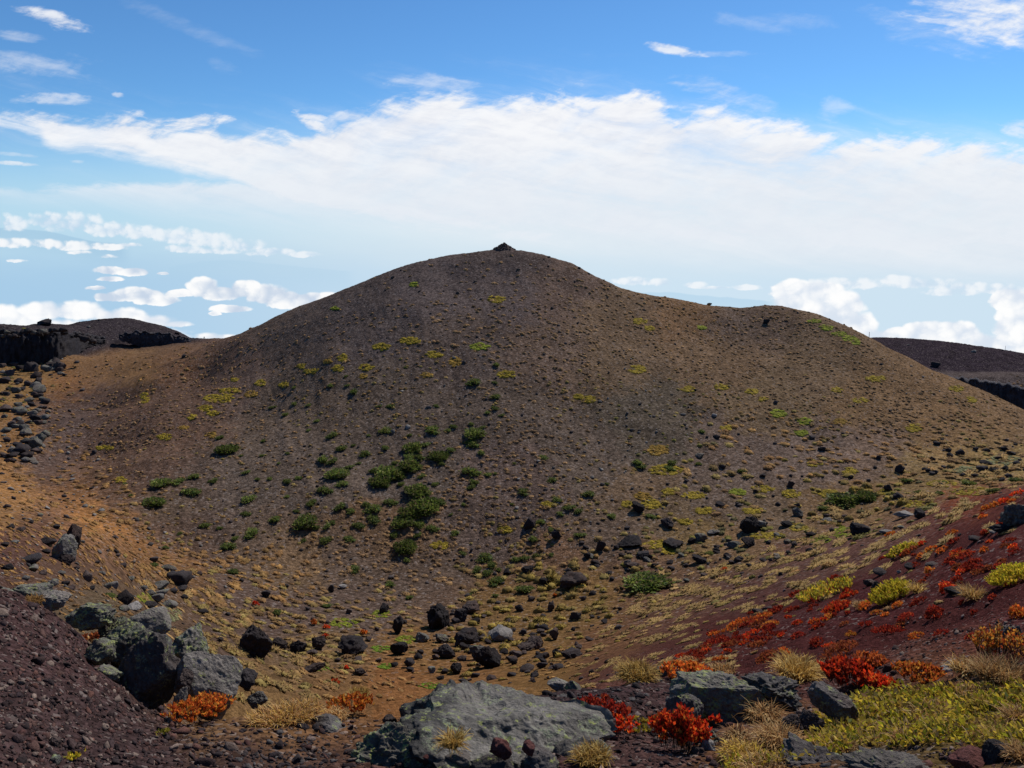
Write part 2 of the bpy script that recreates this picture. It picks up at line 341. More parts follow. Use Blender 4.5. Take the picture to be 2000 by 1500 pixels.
# the polyharmonic surface runs through them all
_n = len(P_a)
_d = np.hypot(P_a[:, None] - P_a[None], P_l[:, None] - P_l[None])
_A = np.zeros((_n + 3, _n + 3)); _A[:_n, :_n] = _d ** 2 * np.log(_d + 1e-12) + np.eye(_n) * 1e-8
_A[:_n, _n] = 1; _A[:_n, _n + 1] = P_a; _A[:_n, _n + 2] = P_l; _A[_n:, :_n] = _A[:_n, _n:].T
_w = np.linalg.solve(_A, np.concatenate([P_t, np.zeros(3)]))
def theta(a, l):
    o = np.empty(a.shape); af, lf, of = a.ravel(), l.ravel(), o.ravel()
    for i in range(0, af.size, 20000):
        d2 = (af[i:i+20000, None] - P_a[None]) ** 2 + (lf[i:i+20000, None] - P_l[None]) ** 2
        of[i:i+20000] = 0.5 * (d2 * np.log(d2 + 1e-24)) @ _w[:_n] + _w[_n] + _w[_n+1] * af[i:i+20000] + _w[_n+2] * lf[i:i+20000]
    return of.reshape(a.shape)
# grid: bearings dense in front, distances dense where the photograph looks
G_A = np.concatenate([np.linspace(-180, -48, 34)[:-1], np.linspace(-48, -37, 23)[:-1], np.linspace(-37, 37, 900), np.linspace(37, 48, 23)[1:], np.linspace(48, 180, 34)[1:]]) * math.pi / 180
G_L = np.concatenate([np.linspace(math.log(.35), math.log(1.9), 24)[:-1], np.linspace(math.log(1.9), math.log(7), 330)[:-1], np.linspace(math.log(7), math.log(80), 330)[:-1],
                      np.linspace(math.log(80), math.log(300), 460)[:-1], np.linspace(math.log(300), math.log(620), 130)[:-1], np.linspace(math.log(620), math.log(1080), 30)])
# evaluate smooth surface on a coarser grid, then interpolate (it is smooth)
ca = np.concatenate([G_A[:55:3], G_A[55:955:4], G_A[955::3], G_A[-1:]]); ca = np.unique(ca)
cl = np.unique(np.concatenate([G_L[::4], G_L[-1:]]))
TH = theta(*np.meshgrid(ca, cl, indexing='ij'))
def lerp_grid(T, xa, xl, a, l):
    i = np.clip(np.searchsorted(xa, a) - 1, 0, len(xa) - 2); j = np.clip(np.searchsorted(xl, l) - 1, 0, len(xl) - 2)
    u = (a - xa[i]) / (xa[i+1] - xa[i]); v = (l - xl[j]) / (xl[j+1] - xl[j])
    return T[i, j] * (1-u) * (1-v) + T[i+1, j] * u * (1-v) + T[i, j+1] * (1-u) * v + T[i+1, j+1] * u * v
AA, LL = np.meshgrid(G_A, G_L, indexing='ij')
GX, GY = np.sin(AA) * np.exp(LL), np.cos(AA) * np.exp(LL)
RR = np.exp(LL)
GZ = RR * np.tan(lerp_grid(TH, ca, cl, AA, LL)) + EYE
PX, PY, PD = project(GX, GY, GZ)         # where each ground point lies in the view; only used to look up what grows there
# roughness of the ground itself
q = np.cos(AA * 0.5) ** 2
fr = sstep(RR, 6, 40)
GZ += fr * 0.30 * fbm2(GX / 9, GY / 9, 4, 3) * np.minimum(RR / 100, 1.0) ** 1.5
GZ += sstep(RR, 20, 60) * 0.0005 * RR * fbm2(GX / (0.9), GY / (0.9), 2, 23)
GZ += (1 - fr) * (0.030 * (fbm2(GX / 0.55, GY / 0.55, 5, 9, 0.55) - .5) * sstep(RR, 0.8, 2.5) * (1 + RR * 0.12))
# shallow rills running down the cone
_cm = sstep(RR, 130, 155) * (1 - sstep(RR, 262, 285)) * (1 - sstep(np.abs(AA), .50, .62))
GZ += _cm * (0.20 * fbm2(AA * 42 + .5 * fbm2(AA * 20, LL * 20, 2, 33), LL * 6, 3, 81) + 0.10 * fbm2(AA * 90, LL * 14, 2, 83))
# ------------------------------------------------------------------ mesh and material helpers
def add_mesh_np(name, verts, faces, smooth=True, col=None):
    me = bpy.data.meshes.new(name)
    nv, nf, k = len(verts), len(faces), faces.shape[1]
    me.vertices.add(nv); me.vertices.foreach_set('co', np.ascontiguousarray(verts, np.float32).ravel())
    me.loops.add(nf * k); me.loops.foreach_set('vertex_index', np.ascontiguousarray(faces, np.int32).ravel())
    me.polygons.add(nf); me.polygons.foreach_set('loop_start', np.arange(0, nf * k, k, dtype=np.int32))
    me.polygons.foreach_set('loop_total', np.full(nf, k, np.int32))
    me.update(calc_edges=True)
    if smooth: me.polygons.foreach_set('use_smooth', np.ones(nf, bool))
    if col is not None:
        at_ = me.color_attributes.new('tone', 'FLOAT_COLOR', 'POINT')
        c4 = np.ones((nv, 4), np.float32); c4[:, :3] = col
        at_.data.foreach_set('color', c4.ravel())
    return me
def link(name, me, mat, parent=None, loc=None, rot=None, scl=None):
    o = bpy.data.objects.new(name, me); C.objects.link(o)
    if mat and not len(me.materials): me.materials.append(mat)
    if parent: o.parent = parent
    if loc is not None: o.location = loc
    if rot is not None: o.rotation_euler = rot
    if scl is not None: o.scale = scl
    return o
def tag(o, label=None, cat=None, group=None, kind=None):
    for k, v in (('label', label), ('category', cat), ('group', group), ('kind', kind)):
        if v: o[k] = v
    return o
class NB:
    """small node-building helper for one material"""
    def __init__(s, name, rough=0.95, spec=0.1):
        s.m = bpy.data.materials.new(name); s.m.use_nodes = True; s.t = s.m.node_tree
        s.b = s.t.nodes['Principled BSDF']; s.b.inputs['Roughness'].default_value = rough
        s.b.inputs['Specular IOR Level'].default_value = spec
    def n(s, kind, **kw):
        nd = s.t.nodes.new(kind)
        for k, v in kw.items(): setattr(nd, k, v)
        return nd
    def set(s, sock, v):
        if hasattr(v, 'is_output'): s.t.links.new(v, sock)
        elif isinstance(v, (tuple, list)) and len(v) == 3 and len(sock.default_value) == 4: sock.default_value = (*v, 1)
        else: sock.default_value = v
    def attr(s, name, out='Color'):
        nd = s.n('ShaderNodeAttribute', attribute_name=name); return nd.outputs[out]
    def math(s, op, *a, clamp=False):
        nd = s.n('ShaderNodeMath', operation=op, use_clamp=clamp)
        for i, v in enumerate(a): s.set(nd.inputs[i], v)
        return nd.outputs[0]
    def mix(s, f, a, b, mode='MIX', dt='RGBA'):
        nd = s.n('ShaderNodeMix', data_type=dt, blend_type=mode) if dt == 'RGBA' else s.n('ShaderNodeMix', data_type=dt)
        i = (0, 6, 7, 2) if dt == 'RGBA' else (0, 2, 3, 0)
        s.set(nd.inputs[i[0]], f); s.set(nd.inputs[i[1]], a); s.set(nd.inputs[i[2]], b)
        return nd.outputs[i[3]]
    def noise(s, vec, scale, detail=4, rough=0.55):
        nd = s.n('ShaderNodeTexNoise'); s.set(nd.inputs['Vector'], vec)
        nd.inputs['Scale'].default_value = scale; nd.inputs['Detail'].default_value = detail; nd.inputs['Roughness'].default_value = rough
        return nd.outputs['Fac']
    def vor(s, vec, scale, feature='F1'):
        nd = s.n('ShaderNodeTexVoronoi', feature=feature); s.set(nd.inputs['Vector'], vec); nd.inputs['Scale'].default_value = scale
        return nd
    def ramp(s, f, lo, hi, a=0.0, b=1.0):
        nd = s.n('ShaderNodeMapRange'); nd.interpolation_type = 'SMOOTHSTEP'
        for k, v in (('Value', f), ('From Min', lo), ('From Max', hi), ('To Min', a), ('To Max', b)): s.set(nd.inputs[k], v)
        return nd.outputs['Result']
    def val2col(s, v):
        nd = s.n('ShaderNodeCombineColor')
        for i in range(3): s.set(nd.inputs[i], v)
        return nd.outputs[0]
    def bump(s, h, dist, strength=1.0, normal=None):
        nd = s.n('ShaderNodeBump'); s.set(nd.inputs['Height'], h); s.set(nd.inputs['Distance'], dist); s.set(nd.inputs['Strength'], strength)
        if normal is not None: s.set(nd.inputs['Normal'], normal)
        return nd.outputs[0]
    def done(s, col, normal=None):
        s.set(s.b.inputs['Base Color'], col)
        if normal is not None: s.set(s.b.inputs['Normal'], normal)
        return s.m

# ------------------------------------------------------------------ what colour the ground is where
FARC = [
 (300,672,(.062,.046,.038)),(230,690,(.085,.055,.038)),(180,720,(.135,.092,.055)),
 (260,712,(.165,.112,.062)),(330,700,(.11,.07,.042)),(350,730,(.072,.053,.045)),(390,680,(.085,.058,.044)),(440,680,(.072,.052,.045)),(130,760,(.13,.075,.038)),(50,740,(.14,.10,.05)),(30,850,(.13,.085,.045)),
 (130,800,(.052,.045,.047)),(170,790,(.055,.047,.048)),(120,870,(.062,.052,.052)),(230,780,(.072,.053,.045)),(350,790,(.068,.052,.045)),(280,870,(.070,.053,.045)),(220,860,(.070,.053,.046)),(300,930,(.066,.051,.045)),(450,740,(.062,.049,.046)),
 (100,930,(.060,.050,.050)),(170,930,(.078,.057,.046)),(230,980,(.075,.056,.046)),(130,965,(.15,.09,.046)),(150,1000,(.19,.11,.045)),(205,1045,(.19,.11,.045)),(262,1080,(.16,.095,.043)),(350,1118,(.13,.082,.042)),(320,1050,(.066,.052,.046)),(400,1080,(.064,.051,.046)),(120,1000,(.075,.055,.050)),(210,1070,(.08,.06,.055)),
 (30,965,(.20,.125,.06)),(10,1000,(.13,.085,.045)),(60,1040,(.085,.055,.042)),(110,1060,(.085,.055,.044)),(30,1075,(.060,.038,.036)),(80,1110,(.075,.052,.042)),(160,1130,(.080,.058,.046)),(230,1110,(.085,.060,.046)),(280,1150,(.085,.066,.05)),(190,1170,(.10,.085,.06)),
 (350,1170,(.085,.064,.048)),(450,1160,(.072,.054,.047)),(450,1230,(.072,.054,.047)),(560,1200,(.068,.052,.047)),(560,1290,(.090,.065,.044)),(500,1330,(.12,.08,.042)),(650,1330,(.115,.072,.039)),(640,1270,(.10,.072,.046)),
 (780,1340,(.135,.072,.035)),(900,1320,(.125,.073,.037)),(830,1260,(.12,.075,.038)),(950,1210,(.105,.070,.037)),(1050,1220,(.11,.073,.037)),(1040,1290,(.12,.075,.036)),(1130,1150,(.115,.077,.037)),(1170,1180,(.115,.078,.038)),(1100,1110,(.085,.058,.042)),
 (700,1190,(.072,.056,.049)),(820,1120,(.066,.053,.046)),(700,1110,(.066,.053,.046)),(860,1190,(.075,.055,.044)),(560,1110,(.085,.064,.046)),(480,1080,(.062,.05,.043)),(760,1060,(.075,.055,.04)),
 (600,900,(.058,.050,.046)),(400,950,(.056,.049,.046)),(400,1040,(.058,.049,.046)),(330,980,(.06,.052,.045)),(800,900,(.055,.048,.045)),(760,800,(.058,.050,.046)),(560,780,(.062,.052,.046)),(985,560,(.052,.046,.049)),(985,500,(.05,.044,.046)),(850,560,(.050,.045,.049)),
 (700,610,(.052,.046,.048)),(580,650,(.056,.048,.047)),(520,650,(.064,.052,.047)),(900,680,(.056,.048,.047)),(1000,800,(.058,.050,.046)),(1000,930,(.062,.051,.049)),(950,1030,(.062,.051,.048)),(1100,560,(.062,.050,.047)),(1080,700,(.066,.053,.047)),
 (1200,620,(.072,.057,.045)),(1200,720,(.074,.059,.046)),(1400,700,(.078,.060,.045)),(1500,620,(.066,.053,.046)),(1430,620,(.062,.052,.048)),(1360,608,(.088,.063,.044)),(1250,800,(.054,.049,.043)),(1280,860,(.052,.047,.042)),(1150,880,(.06,.052,.048)),
 (1500,800,(.076,.061,.045)),(1600,720,(.074,.059,.045)),(1700,780,(.086,.064,.044)),(1850,830,(.092,.067,.044)),(1950,850,(.10,.072,.045)),(1600,890,(.074,.062,.058)),(1500,900,(.072,.060,.056)),(1700,890,(.08,.064,.056)),(1400,950,(.067,.056,.051)),(1420,880,(.066,.055,.051)),
 (1800,930,(.095,.075,.045)),(1950,905,(.15,.12,.06)),(1880,910,(.12,.09,.05)),(1500,1000,(.072,.058,.046)),(1300,1000,(.072,.058,.044)),(1270,970,(.074,.058,.045)),(1250,1100,(.08,.055,.042)),(1200,1050,(.065,.053,.046)),(1350,1060,(.085,.065,.038)),(1600,1010,(.078,.058,.040)),
 (1700,1000,(.085,.062,.038)),(1750,1015,(.08,.058,.04)),(1450,1080,(.085,.060,.040)),(1350,1120,(.085,.058,.040)),(1250,1180,(.085,.052,.037)),(1300,1210,(.078,.046,.036)),(1200,1250,(.10,.058,.036)),(1420,1150,(.070,.042,.036)),(1550,1110,(.066,.040,.035)),(1660,1070,(.064,.038,.034)),(1340,1160,(.078,.048,.037)),(1480,1170,(.062,.034,.032)),(1750,1045,(.064,.036,.033)),
 (1800,1020,(.070,.038,.033)),(1900,985,(.10,.045,.03)),(1400,1240,(.062,.030,.029)),(1500,1215,(.056,.026,.028)),(1700,1180,(.056,.025,.028)),(1900,1130,(.055,.025,.027)),(1900,1040,(.058,.027,.028)),(1600,1190,(.056,.026,.028)),(1990,1000,(.055,.026,.027)),(1990,1150,(.056,.026,.027)),(1770,1110,(.062,.03,.03)),
 (1300,1285,(.062,.031,.029)),(1230,1318,(.07,.036,.031)),(1350,1250,(.060,.029,.028)),(1840,1030,(.060,.029,.028)),(1950,980,(.060,.028,.028)),(1500,1270,(.056,.026,.027)),(1700,1250,(.054,.025,.026)),(1850,1230,(.054,.025,.026)),(1740,705,(.084,.063,.045)),(1800,735,(.088,.065,.045)),(1860,765,(.09,.066,.045)),(1930,800,(.092,.067,.045)),(1990,820,(.092,.067,.045)),(1690,670,(.078,.061,.046)),(1600,640,(.072,.058,.046)),
]
NEARC = [(80,1400,(.040,.029,.030)),(300,1450,(.038,.028,.029)),(100,1250,(.045,.031,.032)),(480,1470,(.040,.029,.029)),(620,1460,(.045,.031,.029)),(560,1415,(.13,.080,.042)),(650,1400,(.11,.066,.038)),(420,1405,(.10,.065,.038)),
 (900,1480,(.036,.027,.027)),(1180,1380,(.032,.024,.026)),(1300,1340,(.040,.027,.028)),(1230,1460,(.050,.033,.032)),(1400,1390,(.045,.030,.028)),(1440,1420,(.075,.045,.032)),(1550,1450,(.09,.055,.030)),(1480,1490,(.09,.055,.03)),(1700,1420,(.075,.058,.026)),(1850,1400,(.08,.06,.027)),
 (1950,1340,(.13,.078,.038)),(1600,1310,(.055,.030,.028)),(1450,1310,(.06,.034,.030)),(1800,1300,(.09,.055,.035)),(1700,1490,(.04,.03,.029)),(1990,1480,(.08,.055,.035)),(1850,1270,(.056,.026,.027)),(1750,1270,(.055,.026,.027)),(1950,1270,(.056,.026,.027)),(1700,1310,(.05,.03,.03)),(1900,1300,(.10,.05,.03))]
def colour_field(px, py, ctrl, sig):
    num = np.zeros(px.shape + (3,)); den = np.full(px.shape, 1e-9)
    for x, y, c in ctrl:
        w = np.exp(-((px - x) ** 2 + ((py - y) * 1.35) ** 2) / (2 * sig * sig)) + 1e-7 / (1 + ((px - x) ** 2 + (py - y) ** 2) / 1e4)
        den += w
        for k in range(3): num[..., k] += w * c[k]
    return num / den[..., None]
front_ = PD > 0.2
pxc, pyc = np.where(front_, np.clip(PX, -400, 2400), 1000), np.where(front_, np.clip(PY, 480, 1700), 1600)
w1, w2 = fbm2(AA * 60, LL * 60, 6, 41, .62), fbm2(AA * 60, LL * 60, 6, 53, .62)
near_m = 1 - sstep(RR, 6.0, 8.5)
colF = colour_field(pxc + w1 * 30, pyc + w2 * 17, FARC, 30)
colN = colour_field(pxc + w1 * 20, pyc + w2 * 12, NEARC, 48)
# drainage streaks and ash bands down the cone, and richer soil colours
_cone = sstep(RR, 125, 150) * (1 - sstep(RR, 285, 300)) * (1 - sstep(np.abs(AA), .50, .62))
_st = fbm2(AA * 46 + .6 * w1, LL * 5, 4, 81) ; _bd = fbm2(AA * 9, LL * 16 + AA * 5, 4, 87)
colF *= (1 + _cone * (.17 * _st + .16 * _bd))[..., None]
_m = colF.mean(-1, keepdims=True); colF = np.clip(_m + (colF - _m) * 1.08, .006, 1)
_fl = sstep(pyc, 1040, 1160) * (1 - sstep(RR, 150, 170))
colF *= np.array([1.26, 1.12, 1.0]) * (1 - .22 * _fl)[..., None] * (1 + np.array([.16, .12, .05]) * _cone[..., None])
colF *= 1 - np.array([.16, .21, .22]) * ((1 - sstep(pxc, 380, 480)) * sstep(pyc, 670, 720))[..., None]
_red = sstep(colF[..., 0] / colF[..., 1], 1.9, 2.6) * sstep(pxc, 1150, 1400)
colF = colF * (1 - _red[..., None]) + colF * np.array([.84, .74, .74]) * _red[..., None]
# the far rim beyond the cone is dark ash, with a paler ledge on the right
_rim = sstep(RR, 372, 392) * sstep(pxc, 1500, 1600); _led = _rim * (1 - sstep(RR, 448, 462))
_rt = 404 + 32 * sstep(pxc, 120, 245)
_rimL = sstep(RR - _rt, 0, 22) * (1 - sstep(pxc, 380, 440))
_n = (1 + .35 * fbm2(AA * 90, LL * 60, 3, 91))[..., None]
for _w, _c in ((_rim, (.024, .018, .023)), (_led, (.064, .050, .047)), (_rimL, (.026, .021, .024))):
    colF = colF * (1 - _w[..., None]) + np.array(_c) * _n * _w[..., None]
_m = colN.mean(-1, keepdims=True); colN = np.clip(_m + (colN - _m) * 1.2, .006, 1) * np.array([1.02, .92, .86])
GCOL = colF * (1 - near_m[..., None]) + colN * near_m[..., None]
del colF, colN
GCOL *= (1 + 0.22 * fbm2(AA * 150, LL * 150, 3, 61))[..., None]
na, nl = AA.shape
idx = np.arange(na * nl).reshape(na, nl)
quads = np.stack([idx[:-1, :-1], idx[:-1, 1:], idx[1:, 1:], idx[1:, :-1]], -1).reshape(-1, 4)[:, ::-1]
GV = np.stack([GX, GY, GZ], -1)
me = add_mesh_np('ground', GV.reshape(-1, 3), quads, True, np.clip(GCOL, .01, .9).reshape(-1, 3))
fa = me.attributes.new('far', 'FLOAT', 'POINT'); fa.data.foreach_set('value', sstep(np.log(RR), math.log(5), math.log(130)).astype(np.float32).ravel())
# surface direction at the grid points
_du = np.gradient(GV, axis=0); _dv = np.gradient(GV, axis=1)
GN = np.cross(_dv, _du); GN /= np.linalg.norm(GN, axis=-1, keepdims=True) + 1e-12
GN[GN[..., 2] < 0] *= -1

b = NB('scoria_ground', 1.0, 0.0)
geo = b.n('ShaderNodeNewGeometry').outputs['Position']; far = b.attr('far', 'Fac')
vn, vf, vm_ = b.vor(geo, 46), b.vor(geo, 2.6), b.vor(geo, 11)
sepc = [b.n('ShaderNodeSeparateColor') for _ in range(3)]
for s_, v_ in zip(sepc, (vn, vm_, vf)): b.set(s_.inputs[0], v_.outputs['Color'])
f1, f2 = b.ramp(far, 0.0, 0.40), b.ramp(far, 0.72, 1.0)
rnd = b.mix(f2, b.mix(f1, sepc[0].outputs[0], sepc[1].outputs[0], dt='FLOAT'), sepc[2].outputs[0], dt='FLOAT')
rnd2 = b.mix(f2, b.mix(f1, sepc[0].outputs[1], sepc[1].outputs[1], dt='FLOAT'), sepc[2].outputs[1], dt='FLOAT')
dst = b.mix(f2, b.mix(f1, vn.outputs['Distance'], vm_.outputs['Distance'], dt='FLOAT'), vf.outputs['Distance'], dt='FLOAT')
nz = b.mix(f2, b.noise(geo, 22, 6, 0.65), b.noise(geo, 1.3, 6, 0.65), dt='FLOAT')
tone = b.attr('tone')
k = b.math('MULTIPLY', b.ramp(rnd, 0, 1, 0.62, 1.38), b.ramp(nz, 0.2, 0.8, 0.62, 1.38))
col = b.mix(1.0, tone, b.val2col(k), 'MULTIPLY')
col = b.mix(b.math('MULTIPLY', b.ramp(rnd2, 0.90, 0.96), 0.42), col, (.24, .20, .18))
bh = b.math('ADD', b.math('MULTIPLY', dst, -0.9), b.math('MULTIPLY', nz, 1.2))
nrm = b.bump(bh, b.mix(f2, b.mix(f1, 0.018, 0.04, dt='FLOAT'), 0.15, dt='FLOAT'), 0.8)
M_ground = b.done(col, nrm)
ground = link('ground', me, M_ground); ground['kind'] = 'structure'
del quads, idx

# ------------------------------------------------------------------ finding ground points
def gsample(T, a, l):
    return lerp_grid(T, G_A, G_L, np.asarray(a, float), np.asarray(l, float))
def gpoint(a, l):
    r = np.exp(l); return np.stack([np.sin(a) * r, np.cos(a) * r, gsample(GZ, a, l)], -1)
def gnormal(a, l):
    n = np.stack([gsample(GN[..., k], a, l) for k in range(3)], -1)
    return n / (np.linalg.norm(n, axis=-1, keepdims=True) + 1e-12)
_TAN = (GZ - EYE) / RR
def hit(px, py, rmin=1.9):
    """bearing and log-distance of the ground seen at a photograph pixel"""
    a, t = pix_ang(px, py); a, t = float(a), math.tan(float(t))
    i = int(np.clip(np.searchsorted(G_A, a) - 1, 0, na - 2)); u = (a - G_A[i]) / (G_A[i+1] - G_A[i])
    row = _TAN[i] * (1 - u) + _TAN[i+1] * u
    j0 = int(np.searchsorted(G_L, math.log(rmin)))
    k = np.nonzero(row[j0:] >= t)[0]
    if len(k) == 0: return a, math.log(5000.0)
    j = j0 + int(k[0])
    if j == 0: return a, float(G_L[0])
    f = (t - row[j-1]) / (row[j] - row[j-1] + 1e-12)
    return a, float(G_L[j-1] + np.clip(f, 0, 1) * (G_L[j] - G_L[j-1]))
def at(px, py, rmin=1.9):
    a, l = hit(px, py, rmin); return Vector(gpoint(np.array(a), np.array(l))), math.exp(l)
def at_r(px, py, r):
    x, y, z = (float(v) for v in pix_dir(px, py)); s = r / math.hypot(x, y)
    return Vector((x * s, y * s, EYE + z * s)), s       # s = metres per photograph focal length at that point
def ppm(p):
    """photograph pixels per metre at a world point"""
    return FPX / np.maximum(0.2, p[1] * CP - (p[2] - EYE) * SP)
# which grid points the photograph sees
_run = np.maximum.accumulate(_TAN, axis=1)
VIS = (_TAN >= _run - 0.0015) & front_ & (PX > -60) & (PX < 2060) & (PY > 470) & (PY < 1520)
# ------------------------------------------------------------------ shapes
_ICO = {}
def ico(sub):
    if sub in _ICO: return _ICO[sub]
    if sub == 0:
        t = (1 + 5 ** .5) / 2
        v = np.array([(-1,t,0),(1,t,0),(-1,-t,0),(1,-t,0),(0,-1,t),(0,1,t),(0,-1,-t),(0,1,-t),(t,0,-1),(t,0,1),(-t,0,-1),(-t,0,1)], float)
        f = np.array([(0,11,5),(0,5,1),(0,1,7),(0,7,10),(0,10,11),(1,5,9),(5,11,4),(11,10,2),(10,7,6),(7,1,8),(3,9,4),(3,4,2),(3,2,6),(3,6,8),(3,8,9),(4,9,5),(2,4,11),(6,2,10),(8,6,7),(9,8,1)])
        v /= np.linalg.norm(v, axis=1, keepdims=True)
    else:
        v, f = ico(sub - 1)
        e = np.sort(np.concatenate([f[:, [0, 1]], f[:, [1, 2]], f[:, [2, 0]]]), axis=1)
        u, inv = np.unique(e, axis=0, return_inverse=True); inv = inv.reshape(-1)
        m = v[u].mean(1); m /= np.linalg.norm(m, axis=1, keepdims=True)
        n0, nf = len(v), len(f); a, b_, c = inv[:nf] + n0, inv[nf:2*nf] + n0, inv[2*nf:] + n0
        f = np.concatenate([np.stack([f[:, 0], a, c], 1), np.stack([a, f[:, 1], b_], 1), np.stack([c, b_, f[:, 2]], 1), np.stack([a, b_, c], 1)])
        v = np.concatenate([v, m])
    _ICO[sub] = (v, f); return v, f
def rock_shape(seed, sub=3, cuts=11, lump=0.26, grit=0.05, cutlo=0.44, cuthi=0.78, flat=None, pits=None, ridge=0.0):
    """a broken lava block: a ball with faces struck off, lumps and grit; bbox x,y in -.5..5, z in 0..1"""
    g = np.random.default_rng(seed); v, f = ico(sub); v = v.copy()
    v *= (1 + lump * fbm3(v * 1.3 + seed * 3.1, 3, seed))[:, None]
    for k in range(cuts):
        n = g.normal(size=3); n /= np.linalg.norm(n)
        if flat is not None and k == 0: n = np.array(flat) / np.linalg.norm(flat)
        d = g.uniform(cutlo, cuthi) if not (flat is not None and k == 0) else cutlo * 0.9
        v -= np.outer(np.maximum(0, v @ n - d) * 0.93, n)
    nn = v / (np.linalg.norm(v, axis=1, keepdims=True) + 1e-9)
    v += nn * (grit * fbm3(v * 5 + 9, 3, seed + 5, 0.6) + grit * 0.5 * fbm3(v * 14 + 3, 2, seed + 9))[:, None]
    if ridge: v += nn * (ridge * (0.5 - np.abs(fbm3(v * np.array([4.5, 1.6, 3]) + 5, 4, seed + 21))))[:, None]
    if pits:
        c = g.normal(size=(pits[0], 3)); c /= np.linalg.norm(c, axis=1, keepdims=True)
        if len(pits) > 3: c[:, 0] = -np.abs(c[:, 0]) * g.uniform(.2, 1.2, len(c)); c[:, 2] = np.abs(c[:, 2]); c /= np.linalg.norm(c, axis=1, keepdims=True)
        for q in c:
            k = q * np.max(v @ q) * .9; d = np.linalg.norm((v - k) + .25 * pits[1] * np.stack([noise3(v * 6, s_) for s_ in (1, 2, 3)], 1), axis=1)
            v -= nn * (pits[2] * np.exp(-(d / (pits[1] * g.uniform(.5, 1.3))) ** 2))[:, None]
    lo, hi = v.min(0), v.max(0)
    v = (v - lo) / (hi - lo); v[:, :2] -= 0.5
    return v, f
def leaf_quads(P, D, S, L, W, bend=0.0):
    """leaves: base points P, directions D, side vectors S, lengths L, widths W -> kite-shaped quads"""
    D = D / (np.linalg.norm(D, axis=1, keepdims=True) + 1e-9)
    S = S - D * (S * D).sum(1, keepdims=True); S /= np.linalg.norm(S, axis=1, keepdims=True) + 1e-9
    L, W = L[:, None], W[:, None]
    mid = P + D * L * 0.55
    v = np.stack([P, mid + S * W * .5, P + D * L, mid - S * W * .5], 1)
    if bend: v[:, 2, 2] -= bend * L[:, 0]
    return v.reshape(-1, 3), np.arange(len(P) * 4).reshape(-1, 4)
def rep4(c): return np.repeat(c, 4, axis=0)
def satur(c, k=1.0):
    c = np.asarray(c, float); m = c.mean(-1, keepdims=True); return np.clip(m + (c - m) * k, .004, .9)
def pick(g, n, cols, jit=0.18):
    c = np.array(cols)[g.integers(0, len(cols), n)]
    return np.clip(c * (1 + jit * g.normal(size=(n, 1))), 0.004, 0.9)

# ------------------------------------------------------------------ materials of the things
def rock_material(name, base, lichen=0.0, dark=0.5, rough_scale=1.0, warm=(.06, .045, .04), crust=None, bumpk=1.0):
    b = NB(name, 0.95, 0.08)
    oi = b.n('ShaderNodeObjectInfo'); geo = b.n('ShaderNodeNewGeometry').outputs['Position']
    n1 = b.noise(geo, 2.2 * rough_scale, 6, 0.62); n2 = b.noise(geo, 14 * rough_scale, 5, 0.65); v1 = b.vor(geo, 22 * rough_scale)
    col = b.mix(b.ramp(n1, 0.35, 0.65), tuple(c * (1 - dark * 0.55) for c in base), base)
    col = b.mix(b.ramp(b.noise(geo, 0.9 * rough_scale, 3), 0.45, 0.7, 0, 0.5), col, warm)
    col = b.mix(1.0, col, b.val2col(b.math('MULTIPLY', b.ramp(oi.outputs['Random'], 0, 1, .72, 1.3), b.ramp(n2, .25, .75, .7, 1.3))), 'MULTIPLY')
    if crust:                           # one end of the rock is a dark cindery crust
        ox = b.n('ShaderNodeSeparateXYZ'); b.set(ox.inputs[0], b.n('ShaderNodeTexCoord').outputs['Object'])
        cm = b.ramp(b.math('ADD', ox.outputs[0], b.math('MULTIPLY', b.math('SUBTRACT', n1, 0.5), 0.55)), -.04, -.24)
        col = b.mix(cm, col, b.mix(b.ramp(n2, .4, .62), crust, tuple(c * 1.4 for c in crust)))
    if lichen:
        l1 = b.ramp(b.noise(geo, 4.5 * rough_scale, 5, 0.7), 0.60 - 0.14 * lichen, 0.66 - 0.10 * lichen)
        l2 = b.ramp(b.noise(geo, 9 * rough_scale, 4, 0.7), 0.62 - 0.10 * lichen, 0.68 - 0.08 * lichen)
        spot = b.ramp(b.noise(geo, 34 * rough_scale, 3, 0.6), 0.40, 0.56)
        col = b.mix(b.math('MULTIPLY', b.math('MULTIPLY', l1, spot), 0.75), col, (.20, .22, .15))
        col = b.mix(b.math('MULTIPLY', b.math('MULTIPLY', l2, spot), 0.8), col, (.24, .26, .075))
    n4 = b.noise(geo, 48 * rough_scale, 4, 0.7)
    h = b.math('ADD', b.math('MULTIPLY', n2, 0.9 * bumpk), b.math('ADD', b.math('MULTIPLY', v1.outputs['Distance'], 0.35 * bumpk), b.math('MULTIPLY', n4, 0.5)))
    return b.done(col, b.bump(h, 0.05 / rough_scale, 0.9))
M_lava = rock_material('dark_lava', (.034, .029, .030), 0, .6, 0.6, (.05, .034, .031))
M_lava2 = rock_material('brown_lava', (.062, .047, .043), 0, .6, 0.6, (.085, .05, .042))
M_pale = rock_material('pale_stone', (.22, .20, .185), 0, .4, 0.8, (.19, .15, .13))
M_talus = rock_material('weathered_lava', (.125, .115, .105), 0.35, .6, 0.25, (.11, .075, .055))
M_grey = rock_material('grey_boulder', (.160, .143, .127), 0.30, .5, 3.2, (.13, .105, .095))
M_lich = rock_material('lichen_boulder', (.130, .118, .104), 1.0, .7, 3.0, (.075, .06, .05))
M_lichdark = rock_material('dark_boulder', (.095, .086, .083), 0.45, .7, 3.0, (.06, .04, .036))
M_slab = rock_material('lichen_slab', (.158, .145, .130), 0.6, .75, 2.6, (.095, .085, .078), (.040, .038, .036), 1.15)
